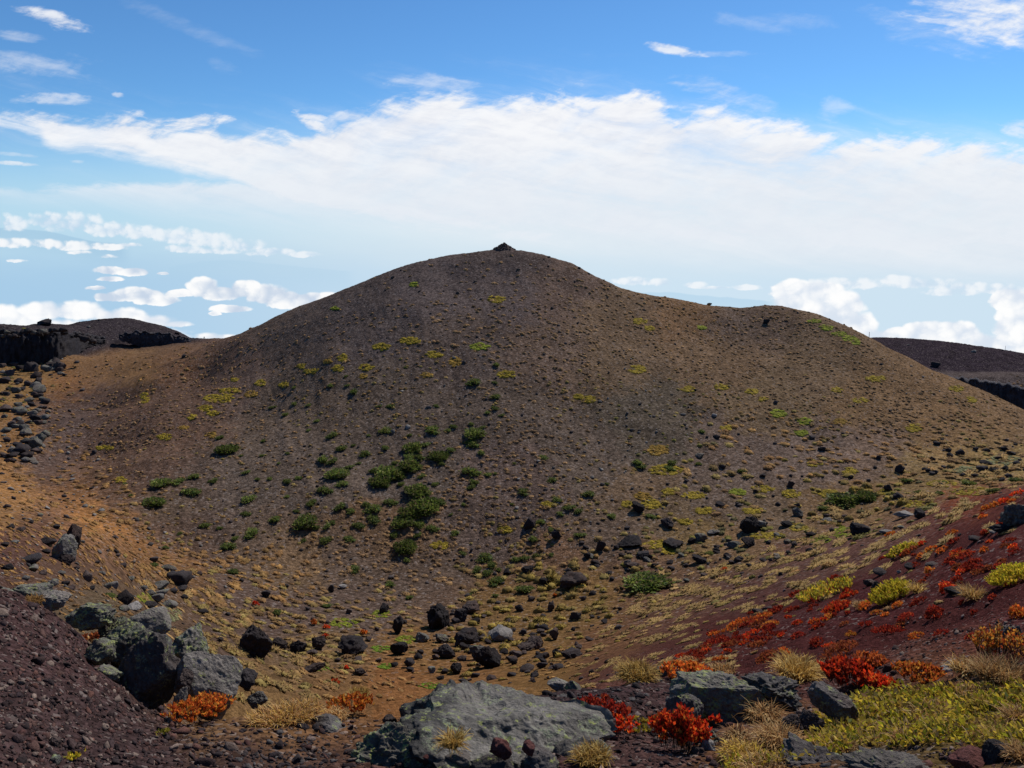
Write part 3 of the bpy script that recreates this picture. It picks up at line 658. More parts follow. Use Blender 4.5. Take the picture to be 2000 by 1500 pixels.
M_red = rock_material('red_scoria_block', (.085, .034, .030), 0, .5, 4.0, (.06, .03, .028))
M_cliff = rock_material('lava_cliff', (.048, .044, .050), 0, .8, 0.16, (.060, .050, .046))
def leaf_material(name, trans=0.45, rough=0.7):
    b = NB(name, rough, 0.15); t = b.attr('tone')
    oi = b.n('ShaderNodeObjectInfo')
    col = b.mix(1.0, t, b.val2col(b.ramp(oi.outputs['Random'], 0, 1, .82, 1.2)), 'MULTIPLY')
    b.set(b.b.inputs['Base Color'], col)
    tr = b.n('ShaderNodeBsdfTranslucent'); b.set(tr.inputs[0], col)
    ms = b.n('ShaderNodeMixShader'); ms.inputs[0].default_value = trans
    b.t.links.new(b.b.outputs[0], ms.inputs[1]); b.t.links.new(tr.outputs[0], ms.inputs[2])
    b.t.links.new(ms.outputs[0], b.t.nodes['Material Output'].inputs[0])
    return b.m
M_leaf = leaf_material('leaves', 0.5); M_needle = leaf_material('needles', 0.35); M_blade = leaf_material('grass_blades', 0.4); M_tuss = leaf_material('dry_tussock', 0.3, 0.9)
def plain_tone(name):
    b = NB(name, 0.95, 0.05); geo = b.n('ShaderNodeNewGeometry').outputs['Position']
    n = b.noise(geo, 120, 4, 0.7)
    return b.done(b.mix(1.0, b.attr('tone'), b.val2col(b.ramp(n, .25, .75, .6, 1.4)), 'MULTIPLY'), b.bump(n, 0.006, 0.8))
M_scoria = plain_tone('loose_scoria')
b = NB('twig_bark', 0.9, 0.1); M_twig = b.done(b.mix(b.noise(b.n('ShaderNodeNewGeometry').outputs['Position'], 60), (.05, .03, .02), (.10, .06, .035)))

ROCKS = {}
def rock_mesh(seed, mat, sub=3, **kw):
    if mat.name in ('dark_lava', 'brown_lava'): kw = dict(dict(grit=.085, lump=.36), **kw)
    k = (seed, mat.name, sub, tuple(sorted((a, str(v_)) for a, v_ in kw.items())))
    if k not in ROCKS:
        v, f = rock_shape(seed, sub, **kw); me = add_mesh_np('rock', v, f, False); me.materials.append(mat); ROCKS[k] = me
    return ROCKS[k]
def put_rock(px, py, w, h, label, mat=M_lava, name='lava_rock', cat='rock', group=None, seed=None, sub=3, rmin=1.9, tilt=0.22, deep=1.0, **kw):
    """a rock seen about w x h photograph pixels big round (px, py), resting on the ground there"""
    p, r = at(px, py + h * 0.30, rmin)
    pm = ppm(p); e = math.atan2(EYE - p.z, r)
    W = w / pm * 1.12; D = W * deep * random.uniform(.75, 1.05); H = max(W * 0.30, (h * 1.06 / pm - 0.42 * D * math.sin(e)) / math.cos(e)) * 1.22
    s = seed if seed is not None else random.randrange(14)
    d = Vector((p.x, p.y, 0)).normalized()
    o = link(name, rock_mesh(s, mat, sub, **kw), None, loc=(p.x + d.x * D * .22, p.y + d.y * D * .22, p.z - H * 0.20),
             rot=(random.uniform(-tilt, tilt), random.uniform(-tilt, tilt), math.atan2(-p.x, p.y) + random.uniform(-.5, .5) + (math.pi if random.random() < .5 else 0)), scl=(W, D, H))
    return tag(o, label, cat, group)
def boulder(px, py, w, h, r, label, mat, seed, sub=5, depth=0.8, yaw=0.0, tilt=(0, 0), name='boulder', group=None, cat='boulder', taper=0.0, **kw):
    """a near boulder whose middle is met r metres away along the sight line of (px, py)"""
    c, s = at_r(px, py, r); m = s / FPX
    W, H, D = w * m, h * m * 1.12, w * m * depth
    v, f = rock_shape(seed, sub, **kw); v[:, 2] -= 0.5
    v[:, 0] = v[:, 0] * (1 - taper * (v[:, 1] + .30)) - .10 * (taper > 0) * v[:, 1]
    me = add_mesh_np('boulder', v, f, False); me.materials.append(mat)
    o = link(name, me, None, loc=c, rot=(tilt[0], tilt[1], math.atan2(-c.x, c.y) + yaw), scl=(W, D, H))
    return tag(o, label, cat, group)

# -- leafy things
def needle_clump(seed, n=420, lumps=7):
    g = np.random.default_rng(seed)
    cx = np.stack([g.uniform(-.30, .30, lumps), g.uniform(-.26, .26, lumps), g.uniform(.10, .24, lumps)], 1); cx[0] = (0, 0, .22)
    rad = g.uniform(.16, .27, lumps)
    k = g.integers(0, lumps, n); d = g.normal(size=(n, 3)); d[:, 2] = np.abs(d[:, 2]) * 0.9 - 0.15; d /= np.linalg.norm(d, axis=1, keepdims=True)
    P = cx[k] + d * (rad[k] * g.uniform(.50, 1.14, n))[:, None] * np.array([1, 1, .8]); P[:, 2] = np.maximum(P[:, 2], .01)
    D = d + g.normal(size=(n, 3)) * .5 + np.array([0, 0, .55])
    v, f = leaf_quads(P, D, g.normal(size=(n, 3)), g.uniform(.07, .14, n), g.uniform(.05, .09, n))
    lumptone = g.uniform(.75, 1.3, lumps)[k]
    c = pick(g, n, [(.115, .160, .028), (.14, .185, .034), (.18, .21, .042), (.075, .105, .022), (.12, .15, .035), (.20, .18, .065), (.15, .115, .06)]) * lumptone[:, None]
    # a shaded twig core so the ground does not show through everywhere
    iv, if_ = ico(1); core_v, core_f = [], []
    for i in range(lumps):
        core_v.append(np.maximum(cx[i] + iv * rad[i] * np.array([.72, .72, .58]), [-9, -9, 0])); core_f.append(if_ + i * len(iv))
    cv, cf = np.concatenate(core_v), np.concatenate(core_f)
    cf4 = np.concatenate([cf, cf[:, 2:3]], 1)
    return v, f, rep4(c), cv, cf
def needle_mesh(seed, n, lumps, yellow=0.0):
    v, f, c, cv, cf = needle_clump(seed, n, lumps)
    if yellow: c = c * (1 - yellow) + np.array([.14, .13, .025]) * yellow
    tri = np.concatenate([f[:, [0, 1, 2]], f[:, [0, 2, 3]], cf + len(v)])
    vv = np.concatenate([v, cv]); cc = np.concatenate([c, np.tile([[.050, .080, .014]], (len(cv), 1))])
    me = add_mesh_np('needles', vv, tri, False, cc); me.materials.append(M_needle); return me
def grass_blades(g, n, R0, Lr, W, spread, cols, arc=0.5, nseg=3, squash=1.0):
    """arching blades; returns verts, quads, colours"""
    a = g.uniform(0, 2 * np.pi, n); rr = R0 * np.sqrt(g.uniform(0, 1, n))
    P = np.stack([np.cos(a) * rr, np.sin(a) * rr * squash, np.zeros(n)], 1)
    az = a + g.normal(size=n) * 1.3; lean = np.abs(g.normal(size=n)) * spread * 0.6 + spread * 0.4 * rr / (R0 + 1e-9)
    L = g.uniform(*Lr, n); w = W * g.uniform(.7, 1.3, n)
    side = np.stack([-np.sin(az), np.cos(az), np.zeros(n)], 1)
    V = []; pos = P.copy(); el = np.pi / 2 - lean
    for k in range(nseg + 1):
        ww = (w * (1 - k / nseg * 0.85))[:, None]
        V += [pos - side * ww * .5, pos + side * ww * .5]
        d = np.stack([np.cos(az) * np.cos(el), np.sin(az) * np.cos(el), np.sin(el)], 1)
        pos = pos + d * (L / nseg)[:, None]; el = el - arc * g.uniform(.2, 2.2, n); az = az + g.normal(size=n) * .22
    V = np.stack(V, 1); m = V.shape[1]
    base = np.arange(n)[:, None] * m
    Q = np.concatenate([np.stack([base[:, 0] + 2*k, base[:, 0] + 2*k + 1, base[:, 0] + 2*k + 3, base[:, 0] + 2*k + 2], 1) for k in range(nseg)])
    V[:, :, 2] = np.maximum(V[:, :, 2], -0.01)
    return V.reshape(-1, 3), Q, np.repeat(pick(g, n, cols), m, axis=0)
def tussock_template(seed, n=22, sub=1):
    """a rounded cushion of dry grass with blades sticking out, 1 wide"""
    g = np.random.default_rng(seed)
    bv, bf = ico(sub); bv = bv * (1 + .16 * g.normal(size=(len(bv), 1))) * np.array([.40, .40, .38]); bv[:, 2] = np.maximum(bv[:, 2], -.06) + .02
    bt = g.uniform(.72, 1.28, len(bv))
    a = g.uniform(0, 2 * np.pi, n); el = np.arccos(g.uniform(0.05, 1, n)) ; L = g.uniform(.46, .62, n)
    D = np.stack([np.cos(a) * np.sin(el), np.sin(a) * np.sin(el), np.cos(el)], 1)
    S = np.stack([-np.sin(a), np.cos(a), np.zeros(n)], 1)
    P = D * .28; W = g.uniform(.09, .18, n)
    v = np.stack([P - S * W[:, None] * .5, P + S * W[:, None] * .5, P + (D + g.normal(size=(n, 3)) * .25) * (L - .22)[:, None]], 1).reshape(-1, 3)
    return np.concatenate([bv, v]), np.concatenate([bf, np.arange(n * 3).reshape(-1, 3) + len(bv)]), np.concatenate([bt, np.repeat(g.uniform(.75, 1.4, n), 3)])
TUSS = [tussock_template(100 + i) for i in range(6)]
def frames(a, l):
    """position, surface normal, and level direction along the slope"""
    p, n = gpoint(a, l), gnormal(a, l)
    e = np.stack([-n[:, 1], n[:, 0], np.zeros(len(n))], 1); e /= np.linalg.norm(e, axis=1, keepdims=True) + 1e-9
    return p, n, e, np.cross(n, e)
def scatter_mesh(name, T, p, n, e, d, size, zs, stretch, colour, mat, up=0.5, spin=None, g=rng):
    """many copies of small templates as one mesh"""
    N = len(p); nv_, allv, allf, allc, off = 0, [], [], [], 0
    which = g.integers(0, len(T), N)
    nn = n * (1 - up) + np.array([0, 0, 1]) * up; nn /= np.linalg.norm(nn, axis=1, keepdims=True)
    for t, (tv, tf, tt) in enumerate(T):
        i = np.nonzero(which == t)[0]
        if not len(i): continue
        th = g.uniform(0, 2 * np.pi, len(i)) if spin is None else g.normal(size=len(i)) * spin
        ct, st = np.cos(th)[:, None], np.sin(th)[:, None]
        x = tv[None, :, 0] * ct - tv[None, :, 1] * st; y = tv[None, :, 0] * st + tv[None, :, 1] * ct
        if spin is not None: x, y = np.repeat(tv[None, :, 0], len(i), 0), np.repeat(tv[None, :, 1], len(i), 0)
        s = size[i][:, None]
        x = x * s * stretch[i][:, None]; y = y * s; z = tv[None, :, 2] * s * zs[i][:, None]
        ex, dx_ = e[i], d[i]
        if spin is not None:
            ex, dx_ = e[i] * ct + d[i] * st, d[i] * ct - e[i] * st
        V = p[i][:, None, :] + x[..., None] * ex[:, None, :] + y[..., None] * dx_[:, None, :] + z[..., None] * nn[i][:, None, :]
        allv.append(V.reshape(-1, 3)); k = len(tv)
        allf.append((tf[None] + (np.arange(len(i)) * k)[:, None, None] + off).reshape(-1, tf.shape[1])); off += k * len(i)
        allc.append((colour[i][:, None, :] * np.broadcast_to(tt, (len(tv),))[None, :, None]).reshape(-1, 3))
    me = add_mesh_np(name, np.concatenate(allv), np.concatenate(allf), False, np.clip(np.concatenate(allc), .004, .9))
    me.materials.append(mat); return me
def scatter_pixels(tab, box, g, jitter_seed=0):
    """tab rows (x, y, per 100x100 px, size px, key): draw spots with that density"""
    T = np.array([[r[0], r[1], r[2], r[3]] for r in tab], float)
    x0, y0, x1, y1 = box; mx = T[:, 2].max()
    N = int((x1 - x0) * (y1 - y0) / 1e4 * mx)
    x, y = g.uniform(x0, x1, N), g.uniform(y0, y1, N)
    cl = 0.55 + 0.9 * sstep(fbm2(x / 38, y / 22, 3, 70 + jitter_seed), -0.5, 0.7)
    keep, X, Y, S, K = 0, [], [], [], []
    w = np.exp(-((x[:, None] - T[:, 0]) ** 2 + ((y[:, None] - T[:, 1]) * 1.4) ** 2) / (2 * 48 ** 2)) + 1e-12
    w /= w.sum(1, keepdims=True)
    dens, siz = (w * T[:, 2]).sum(1), (w * T[:, 3]).sum(1)
    ok = g.uniform(0, mx, N) < dens * cl
    ks = (w.cumsum(1) > g.uniform(0, 1, N)[:, None]).argmax(1)
    return x[ok], y[ok], siz[ok], [tab[i][4] for i in ks[ok]]
def hits(x, y, rmin=1.9):
    q = np.array([hit(a, b_, rmin) for a, b_ in zip(x, y)]); return q[:, 0], q[:, 1]
# ------------------------------------------------------------------ far walls of lava, structure of the crater rim
def cliff(name, pts, r, back=9.0, seed=1, ncol=150, nrow=34, rough=1.0):
    px = np.linspace(pts[0][0], pts[-1][0], ncol)
    top = np.interp(px, [p[0] for p in pts], [p[1] for p in pts]); bot = np.interp(px, [p[0] for p in pts], [p[2] for p in pts])
    rr = np.interp(px, [p[0] for p in pts], [p[3] if len(p) > 3 else r for p in pts]) * FAR
    if r == 290: base_ = np.array([math.exp(hit(a, b_ - 1)[1]) for a, b_ in zip(px, bot)]); k_ = np.ones(21) / 21; rr = np.convolve(np.pad(base_, 10, 'edge'), k_, 'valid') * .992; rr = np.minimum(rr, base_)
    top = top + 4.5 * fbm2(px / 13, px * 0 + seed, 4, seed); bot = bot + 3.5 * fbm2(px / 11, px * 0 + seed + 5, 4, seed + 2); V = []
    for j in range(nrow + 1):
        f = j / nrow; py = bot + 4 + (top - bot - 4) * f
        x, y, z = pix_dir(px, py); s = rr / np.hypot(x, y)
        P = np.stack([x * s, y * s, EYE + z * s], 1)
        n = np.stack([P[:, 0], P[:, 1], P[:, 0] * 0], 1); n /= np.linalg.norm(n, axis=1, keepdims=True)
        dpt = 1.8 * np.abs(fbm2(px / 14, px * 0 + f * 0.5, 3, seed + 3)) + 0.8 * fbm2(px / 3.5, px * 0 + f * 3.5, 3, seed + 4) + (1.4 * sstep(np.array(f), 0.55, 1.0)) * (1 + fbm2(px / 6, px * 0 + f * 6, 3, seed + 8))
        V.append(P + n * (dpt * rough)[:, None])
    last = V[-1]; n = np.stack([last[:, 0], last[:, 1], last[:, 0] * 0], 1); n /= np.linalg.norm(n, axis=1, keepdims=True)
    V.append(last + n * back * 0.5 - np.array([0, 0, .1])); V.append(last + n * back - np.array([0, 0, .6])); hh = np.abs(V[0][:, 2] - last[:, 2])[:, None]
    V.append(last + n * back - np.array([0, 0, 1.0]) * hh)
    V = np.stack(V, 1); m = V.shape[1]; i = np.arange(ncol * m).reshape(ncol, m)
    Q = np.stack([i[:-1, :-1], i[1:, :-1], i[1:, 1:], i[:-1, 1:]], -1).reshape(-1, 4)
    me = add_mesh_np(name, V.reshape(-1, 3), Q, False); me.materials.append(M_cliff)
    return tag(link(name, me, None), None, None, None, 'structure')
cliff('cliff', [(-140, 646, 702), (0, 646, 706), (40, 647, 707), (80, 648, 706), (105, 650, 706), (122, 652, 703), (150, 651, 690), (172, 654, 674), (206, 662, 668)], 290, seed=2)
cliff('cliff', [(232, 655, 659), (250, 650, 667), (280, 648, 674), (310, 650, 675), (335, 654, 672), (352, 657, 674), (366, 660, 675), (374, 668, 671)], 332, 6, seed=8, ncol=90, rough=.7)
cliff('cliff', [(1790, 731, 760), (1850, 739, 775), (1900, 744, 800), (1950, 751, 815), (2000, 761, 822), (2150, 788, 850)], 293, seed=5)

# ------------------------------------------------------------------ the cairn on the summit, a walker on the saddle, way marks on the far rim
p, r = at(984, 488.5)
g = np.random.default_rng(3); cv, cf, off = [], [], 0
sc_ = .88 / ppm(p); yaw = math.atan2(-p.x, p.y); cy_, sy_ = math.cos(yaw), math.sin(yaw); p = p + Vector((p.x, p.y, 0)).normalized() * 2.0
def on_ground(v):                       # local metres -> follow the summit's own curve
    x, y = p.x + v[:, 0] * cy_ - v[:, 1] * sy_, p.y + v[:, 0] * sy_ + v[:, 1] * cy_
    return gsample(GZ, np.arctan2(x, y), np.log(np.hypot(x, y))) - p.z
def heap(rr): return 15.0 * np.maximum(0, 1 - rr / 30) ** 1.25
v, fc = ico(4); v = v[:]; rr_ = np.hypot(v[:, 0], v[:, 1]); top_ = v[:, 2] > -.02
v = np.stack([v[:, 0] * 31, v[:, 1] * 26, np.where(top_, heap(np.minimum(rr_, 1) * 31) + .8 * fbm3(v * 6, 3, 2) * (1 - rr_) - .5, -6)], 1) * sc_; v[:, 2] += on_ground(v); cv.append(v); cf.append(fc); off = len(v)
for k in range(170):
    rad = 25 * g.uniform(0, 1) ** .8; a_ = g.uniform(0, 2 * np.pi); s = g.uniform(2.0, 4.6) * (1.15 - .4 * (1 - rad / 25))
    v, fc = rock_shape(300 + k % 12, 1); v = v * np.array([s, s * .9, s * .8]); c = np.array([[np.cos(a_) * rad, np.sin(a_) * rad * .85, 0.0]]) * sc_
    v = v * sc_ + c + np.array([0, 0, (heap(rad) - s * .42) * sc_ + on_ground(c)[0]]); cv.append(v); cf.append(fc + off); off += len(v)
me = add_mesh_np('cairn', np.concatenate(cv), np.concatenate(cf), False); me.materials.append(M_lava2)
tag(link('cairn', me, None, loc=p, rot=(0, 0, yaw)), 'conical cairn of heaped stones on the very summit of the cone', 'cairn')

p, r = at(399, 662.5)
hgt = 5.6 / ppm(p)
bm_v = [(-.10, 0, 0), (-.09, 0, .25), (-.07, 0, .5), (0, 0, .53), (0, 0, .62), (0, .01, .80), (0, .0, .87), (0, -.01, .94), (.07, .02, .26), (.12, -.06, 0), (-.13, 0, .78), (-.17, -.03, .60), (-.14, -.1, .48), (.13, 0, .78), (.17, -.03, .60), (.14, -.1, .48)]
bm_e = [(0, 1), (1, 2), (2, 3), (3, 4), (4, 5), (5, 6), (6, 7), (3, 8), (8, 9), (5, 10), (10, 11), (11, 12), (5, 13), (13, 14), (14, 15)]
rad = [.04, .045, .06, .08, .085, .09, .045, .06, .045, .04, .045, .035, .03, .045, .035, .03]
me = bpy.data.meshes.new('body'); me.from_pydata([tuple(c * hgt for c in v) for v in bm_v], bm_e, [])
o = link('person', me, None, loc=p)
md = o.modifiers.new('skin', 'SKIN')
for sv_, r_ in zip(me.skin_vertices[0].data, rad): sv_.radius = (r_ * hgt, r_ * hgt)
me.skin_vertices[0].data[3].use_root = True
o.modifiers.new('smooth', 'SUBSURF').levels = 1
b = NB('dark_clothes', 0.8, 0.1); me.materials.append(b.done((.05, .055, .08)))
tag(o, 'tiny lone walker in dark clothes standing on the saddle skyline', 'person')
v, fc = rock_shape(5, 2); v = v * np.array([.26, .2, .36]) * hgt + np.array([0, -.13 * hgt, .5 * hgt])
mp = add_mesh_np('backpack', v, fc); b = NB('pack_cloth', 0.8, 0.1); mp.materials.append(b.done((.16, .17, .20))); link('backpack', mp, None, o)

b = NB('weathered_wood', 0.9, 0.1); M_wood = b.done(b.mix(b.noise(b.n('ShaderNodeNewGeometry').outputs['Position'], 8), (.16, .14, .12), (.28, .25, .22)))
def post_mesh(h):
    vs, fs = [], []
    for z, w in ((-.3, .09), (h * .5, .085), (h, .07)):
        for k in range(8): vs.append((w * math.cos(k * math.pi / 4), w * math.sin(k * math.pi / 4), z))
    for a in (0, 8):
        for k in range(8): fs.append((a + k, a + (k + 1) % 8, a + 8 + (k + 1) % 8, a + 8 + k))
    fs.append(tuple(range(16, 24)))
    me = bpy.data.meshes.new('post'); me.from_pydata(vs, [], fs); me.materials.append(M_wood); return me
for px, py, h, lb in ((1697, 661, 1.9, 'thin wooden way mark beside the crossing of the far right rim and the cone'), (1740, 661, 1.4, 'thin way mark second along the far right rim'),
                      (1768, 663, 1.3, 'thin way mark third along the far right rim'), (1822, 667, 1.0, 'short way mark in the middle of the far right rim'),
                      (1859, 671, 1.4, 'thin way mark above the dark right hillside'), (1963, 684, 2.6, 'tallest way mark at the right end of the far rim')):
    p, r = at(px, py + 1.5)
    o = tag(link('way_mark', post_mesh(h * 1.2), None, loc=p), lb, 'marker post', 'way marks along the far right rim')

# ------------------------------------------------------------------ grass tussocks: density read off the slopes
CT = {'brown': [(.255, .150, .072), (.20, .122, .062), (.30, .18, .082)], 'orange': [(.28, .15, .055), (.32, .18, .062), (.23, .125, .05)], 'tan': [(.30, .185, .075), (.26, .16, .062), (.34, .215, .088), (.25, .175, .052)],
      'yellow': [(.25, .175, .042), (.29, .205, .046), (.20, .135, .04)], 'mix': [(.27, .16, .058), (.22, .145, .055), (.26, .19, .06), (.20, .115, .05)], 'olive': [(.15, .13, .035), (.20, .17, .04), (.12, .10, .04)]}
TT = [(985,515,2,8,'brown'),(880,560,16.6,8.6,'brown'),(985,570,37.4,8.6,'brown'),(960,600,108.2,9.8,'brown'),(860,640,58.2,9.8,'brown'),(780,620,37.4,9.8,'brown'),(1000,660,83.2,9.8,'brown'),(700,620,20.8,8.6,'brown'),(650,680,37.4,9.8,'brown'),(560,680,29.1,7.5,'brown'),(600,630,12.5,6.6,'brown'),(800,720,54.1,8.5,'mix'),(900,740,37.4,8.5,'mix'),
 (470,700,91.5,8.5,'brown'),(520,740,49.9,8.5,'brown'),(420,720,99.8,8.5,'brown'),(330,740,67.6,9.6,'brown'),(250,760,57.2,9.6,'brown'),(320,800,88.4,8.7,'brown'),(250,870,104,8.7,'brown'),(180,870,78,9.6,'brown'),(400,850,99.8,8.5,'brown'),(330,900,78,8.7,'brown'),(500,830,74.9,8.5,'brown'),(500,920,66.6,8.5,'brown'),(420,940,41.6,8.5,'mix'),(600,800,49.9,8.5,'mix'),
 (700,820,41.6,8.5,'mix'),(700,950,25,8.5,'mix'),(560,1000,33.3,8.5,'mix'),(420,1020,33.3,8.5,'mix'),(320,1030,31.2,8.7,'mix'),(900,820,41.6,8.5,'mix'),(950,880,74.9,9.4,'brown'),(1000,760,74.9,8.5,'brown'),(1000,940,91.5,10.4,'brown'),(1080,880,91.5,9.4,'brown'),(1000,1040,91.5,10.4,'mix'),(1120,980,74.9,9.4,'mix'),(880,1060,83.2,10.4,'brown'),(760,1100,58.2,10.4,'brown'),(650,1110,51,11.4,'brown'),
 (1100,600,58.2,8.6,'brown'),(1080,700,99.8,9.8,'brown'),(1150,640,108.2,8.6,'brown'),(1200,700,141.4,7.5,'brown'),(1300,650,149.8,7.5,'brown'),(1350,612,124.8,7.5,'orange'),(1400,700,158.1,7.5,'brown'),(1450,620,49.9,7.5,'brown'),(1500,650,124.8,7.5,'brown'),(1500,760,149.8,7.5,'brown'),(1600,720,149.8,7.5,'brown'),(1700,790,158.1,8.5,'brown'),(1620,850,116.5,8.5,'mix'),(1800,820,158.1,8.5,'brown'),(1900,860,158.1,9.4,'mix'),(1990,850,124.8,9.4,'brown'),
 (1150,770,58.2,8.5,'mix'),(1260,790,20.8,7.5,'mix'),(1280,850,20.8,8.5,'olive'),(1180,850,49.9,8.5,'mix'),(1360,800,74.9,8.5,'mix'),(1450,870,28,14.6,'orange'),(1540,900,32.2,16.5,'orange'),(1680,900,36.8,15.5,'orange'),(1800,890,36,14.6,'orange'),(1400,940,23,17.5,'mix'),(1500,960,20.7,18.6,'mix'),(1600,950,20.7,16.5,'yellow'),(1330,980,20.7,15.5,'yellow'),(1220,980,41.6,10.4,'mix'),(1250,930,33.3,9.4,'mix'),
 (1700,960,27.6,18.6,'yellow'),(1850,920,36.8,18.6,'mix'),(1950,925,47.2,17.4,'tan'),(1750,1010,27.6,18.6,'olive'),(1550,1030,23,16.5,'olive'),(1450,1060,20.7,16.5,'olive'),(1300,1080,23,16.5,'olive'),(1200,1080,20,13.4,'mix'),(1380,1100,32.2,15.5,'mix'),(1480,1080,23,14.4,'olive'),
 (450,1165,73.4,19.7,'mix'),(540,1200,67.3,20.7,'mix'),(620,1240,55,21.8,'mix'),(480,1230,91.7,23,'mix'),(570,1280,73.4,24.1,'mix'),(700,1200,49,16.4,'mix'),(420,1120,77.3,17.8,'orange'),(520,1140,58,15.6,'orange'),(500,1320,55,24.1,'mix'),(620,1320,55,24.1,'mix'),(350,1160,47.2,13.5,'tan'),(700,1340,45.1,15.6,'orange'),(800,1340,32.2,14.4,'orange'),(780,1230,26.2,15.2,'mix'),(850,1180,26.6,14.3,'brown'),(900,1290,19.7,18.2,'yellow'),
 (200,1000,81,14.6,'orange'),(160,960,64.8,14.6,'orange'),(255,1060,128.52,12.4,'orange'),(330,1095,80.73,14.4,'orange'),(130,920,37.8,13.4,'orange'),(60,930,27,13.4,'orange'),(20,970,80.73,14.4,'orange'),(60,1050,137.295,12.2,'orange'),(100,1110,126.63,12.2,'orange'),(230,1120,110.16,11.4,'orange'),(170,1080,110.16,11.4,'orange'),(40,1100,95.04,12.2,'orange'),(100,1000,32.4,14.6,'orange'),(280,720,105.3,9.6,'orange'),(200,720,91.26,9.6,'orange'),(360,690,77.22,7.7,'orange'),(120,720,49.14,9.6,'orange'),(50,760,46.8,10.6,'olive'),(40,830,56.16,10.6,'orange'),(90,820,70.2,10.6,'orange'),
 (1320,1170,78.8,17.4,'tan'),(1400,1150,73.5,18.3,'tan'),(1280,1220,78.8,15.5,'tan'),(1480,1120,68.2,20.3,'tan'),(1580,1080,63,21.3,'tan'),(1680,1050,47.2,23.2,'tan'),(1780,1030,36.8,25.1,'tan'),(1860,990,36.8,25.1,'tan'),(1940,960,36.8,22.6,'orange'),(1200,1270,63,14.5,'tan'),(1100,1310,44,14.6,'orange'),(1000,1320,36,14.6,'orange'),(1180,1230,35,15.2,'mix'),(1560,1130,26.2,23.2,'tan'),(1650,1100,18.4,25.1,'tan'),(1400,1200,23.6,19.3,'tan'),(1330,1240,21,17.4,'tan'),(1450,1170,36.8,21.3,'tan'),
 (1100,1170,48.1,24.3,'yellow'),(1170,1140,43.7,24.3,'yellow'),(960,1210,39.3,22.3,'yellow'),(1040,1200,43.7,24.3,'yellow'),(1010,1250,35,22.3,'yellow'),(1110,1220,35,22.3,'yellow'),(1200,1110,27.6,20.6,'mix'),(1100,1270,26.2,18.2,'mix'),(930,1160,17.5,16.2,'mix'),
 (1500,1210,1.4,16.6,'orange'),(1700,1170,0.9,18.4,'orange'),(1800,1080,2,22,'tan'),(1900,1100,0.6,20,'tan'),(1600,1250,0.7,14.7,'orange'),(1900,1020,7.9,23.2,'tan'),(1850,700,12.5,4.7,'brown'),(250,650,2,5,'brown')]
g = np.random.default_rng(21)
X, Y, S, Kc = scatter_pixels(TT, (-200, 492, 2200, 1372), g, 1)
a_, l_ = hits(X, Y)
r_ = np.exp(l_); ok = (r_ > 9) & (r_ < 430)
X, Y, S, a_, l_, r_ = X[ok], Y[ok], S[ok], a_[ok], l_[ok], r_[ok]; Kc = [k for k, q in zip(Kc, ok) if q]
p_, n_, e_, d_ = frames(a_, l_)
S = np.where((S < 12.5) & (Y < 1110), S * .80, S)
size = S / ppm(p_.T) * g.uniform(.6, 1.3, len(S)); stripe = np.array([k == 'tan' for k in Kc])
stretch = np.where(stripe, g.uniform(1.3, 2.8, len(S)), g.uniform(.95, 1.35, len(S))); flat = np.where(S > 12, g.uniform(.40, .65, len(S)), g.uniform(.55, .85, len(S)))
flat = np.where(np.array([k == 'yellow' for k in Kc]) & (S > 17), flat * 1.5, flat)
colr = satur([CT[k][g.integers(0, len(CT[k]))] for k in Kc]) * (1 + .15 * g.normal(size=(len(S), 1)))
big = np.argsort(-size * stretch * ppm(p_.T)); inside = (X > 5) & (X < 1995)
big = [i for i in big if inside[i]][:300]; rest = np.setdiff1d(np.arange(len(S)), big)
me = scatter_mesh('tussocks', TUSS, p_[rest], n_[rest], e_[rest], d_[rest], size[rest], flat[rest], stretch[rest], colr[rest], M_tuss, spin=0.25, g=g)
tag(link('tussock_grass', me, None), 'small dry tussocks dotted over the cone and the crater floor', None, None, 'stuff')
TM = []
for key in CT:
    for s in range(3):
        tv, tf, tt = tussock_template(400 + s, 70, 2); q = np.random.default_rng(s)
        c = satur(CT[key])[q.integers(0, len(CT[key]), len(tv))] * tt[:, None]
        tv = tv * np.array([1, 1, 1.0]); m_ = add_mesh_np('blades', tv, tf, False, np.clip(c, .004, .9)); m_.materials.append(M_tuss); TM.append((key, m_))
def region(x, y):
    if x > 1150 and (y - 1372 + (x - 900) * .42) < 140 and y > 930 and x > 1200: return 'right'
    return 'left' if x < 760 else 'mid'
REG = {'right': ('flat straw coloured grass clump in the striped band along the right crater wall', 'straw clumps along the right crater wall'),
       'left': ('round ochre grass tussock on the open crater floor at the left foot of the cone', 'ochre tussocks on the left crater floor'),
       'mid': ('yellow ochre grass tussock among dark blocks in the middle of the crater floor', 'ochre tussocks in the middle of the crater floor')}
for i in big:
    key = Kc[i]; m_ = [m for k, m in TM if k == key][i % 3]
    n = Vector(n_[i]) * .5 + Vector((0, 0, .5)); n.normalize()
    ex = Vector(e_[i]); ex = (ex - n * ex.dot(n)).normalized(); ey = n.cross(ex)
    o = link('grass_tussock', m_, None)
    o.matrix_world = Matrix.Translation(Vector(p_[i])) @ Matrix((ex, ey, n)).transposed().to_4x4() @ Matrix.Diagonal((size[i] * stretch[i], size[i], size[i] * flat[i], 1))
    lb, gp = REG[region(X[i], Y[i])]; tag(o, lb, 'grass tussock', gp)

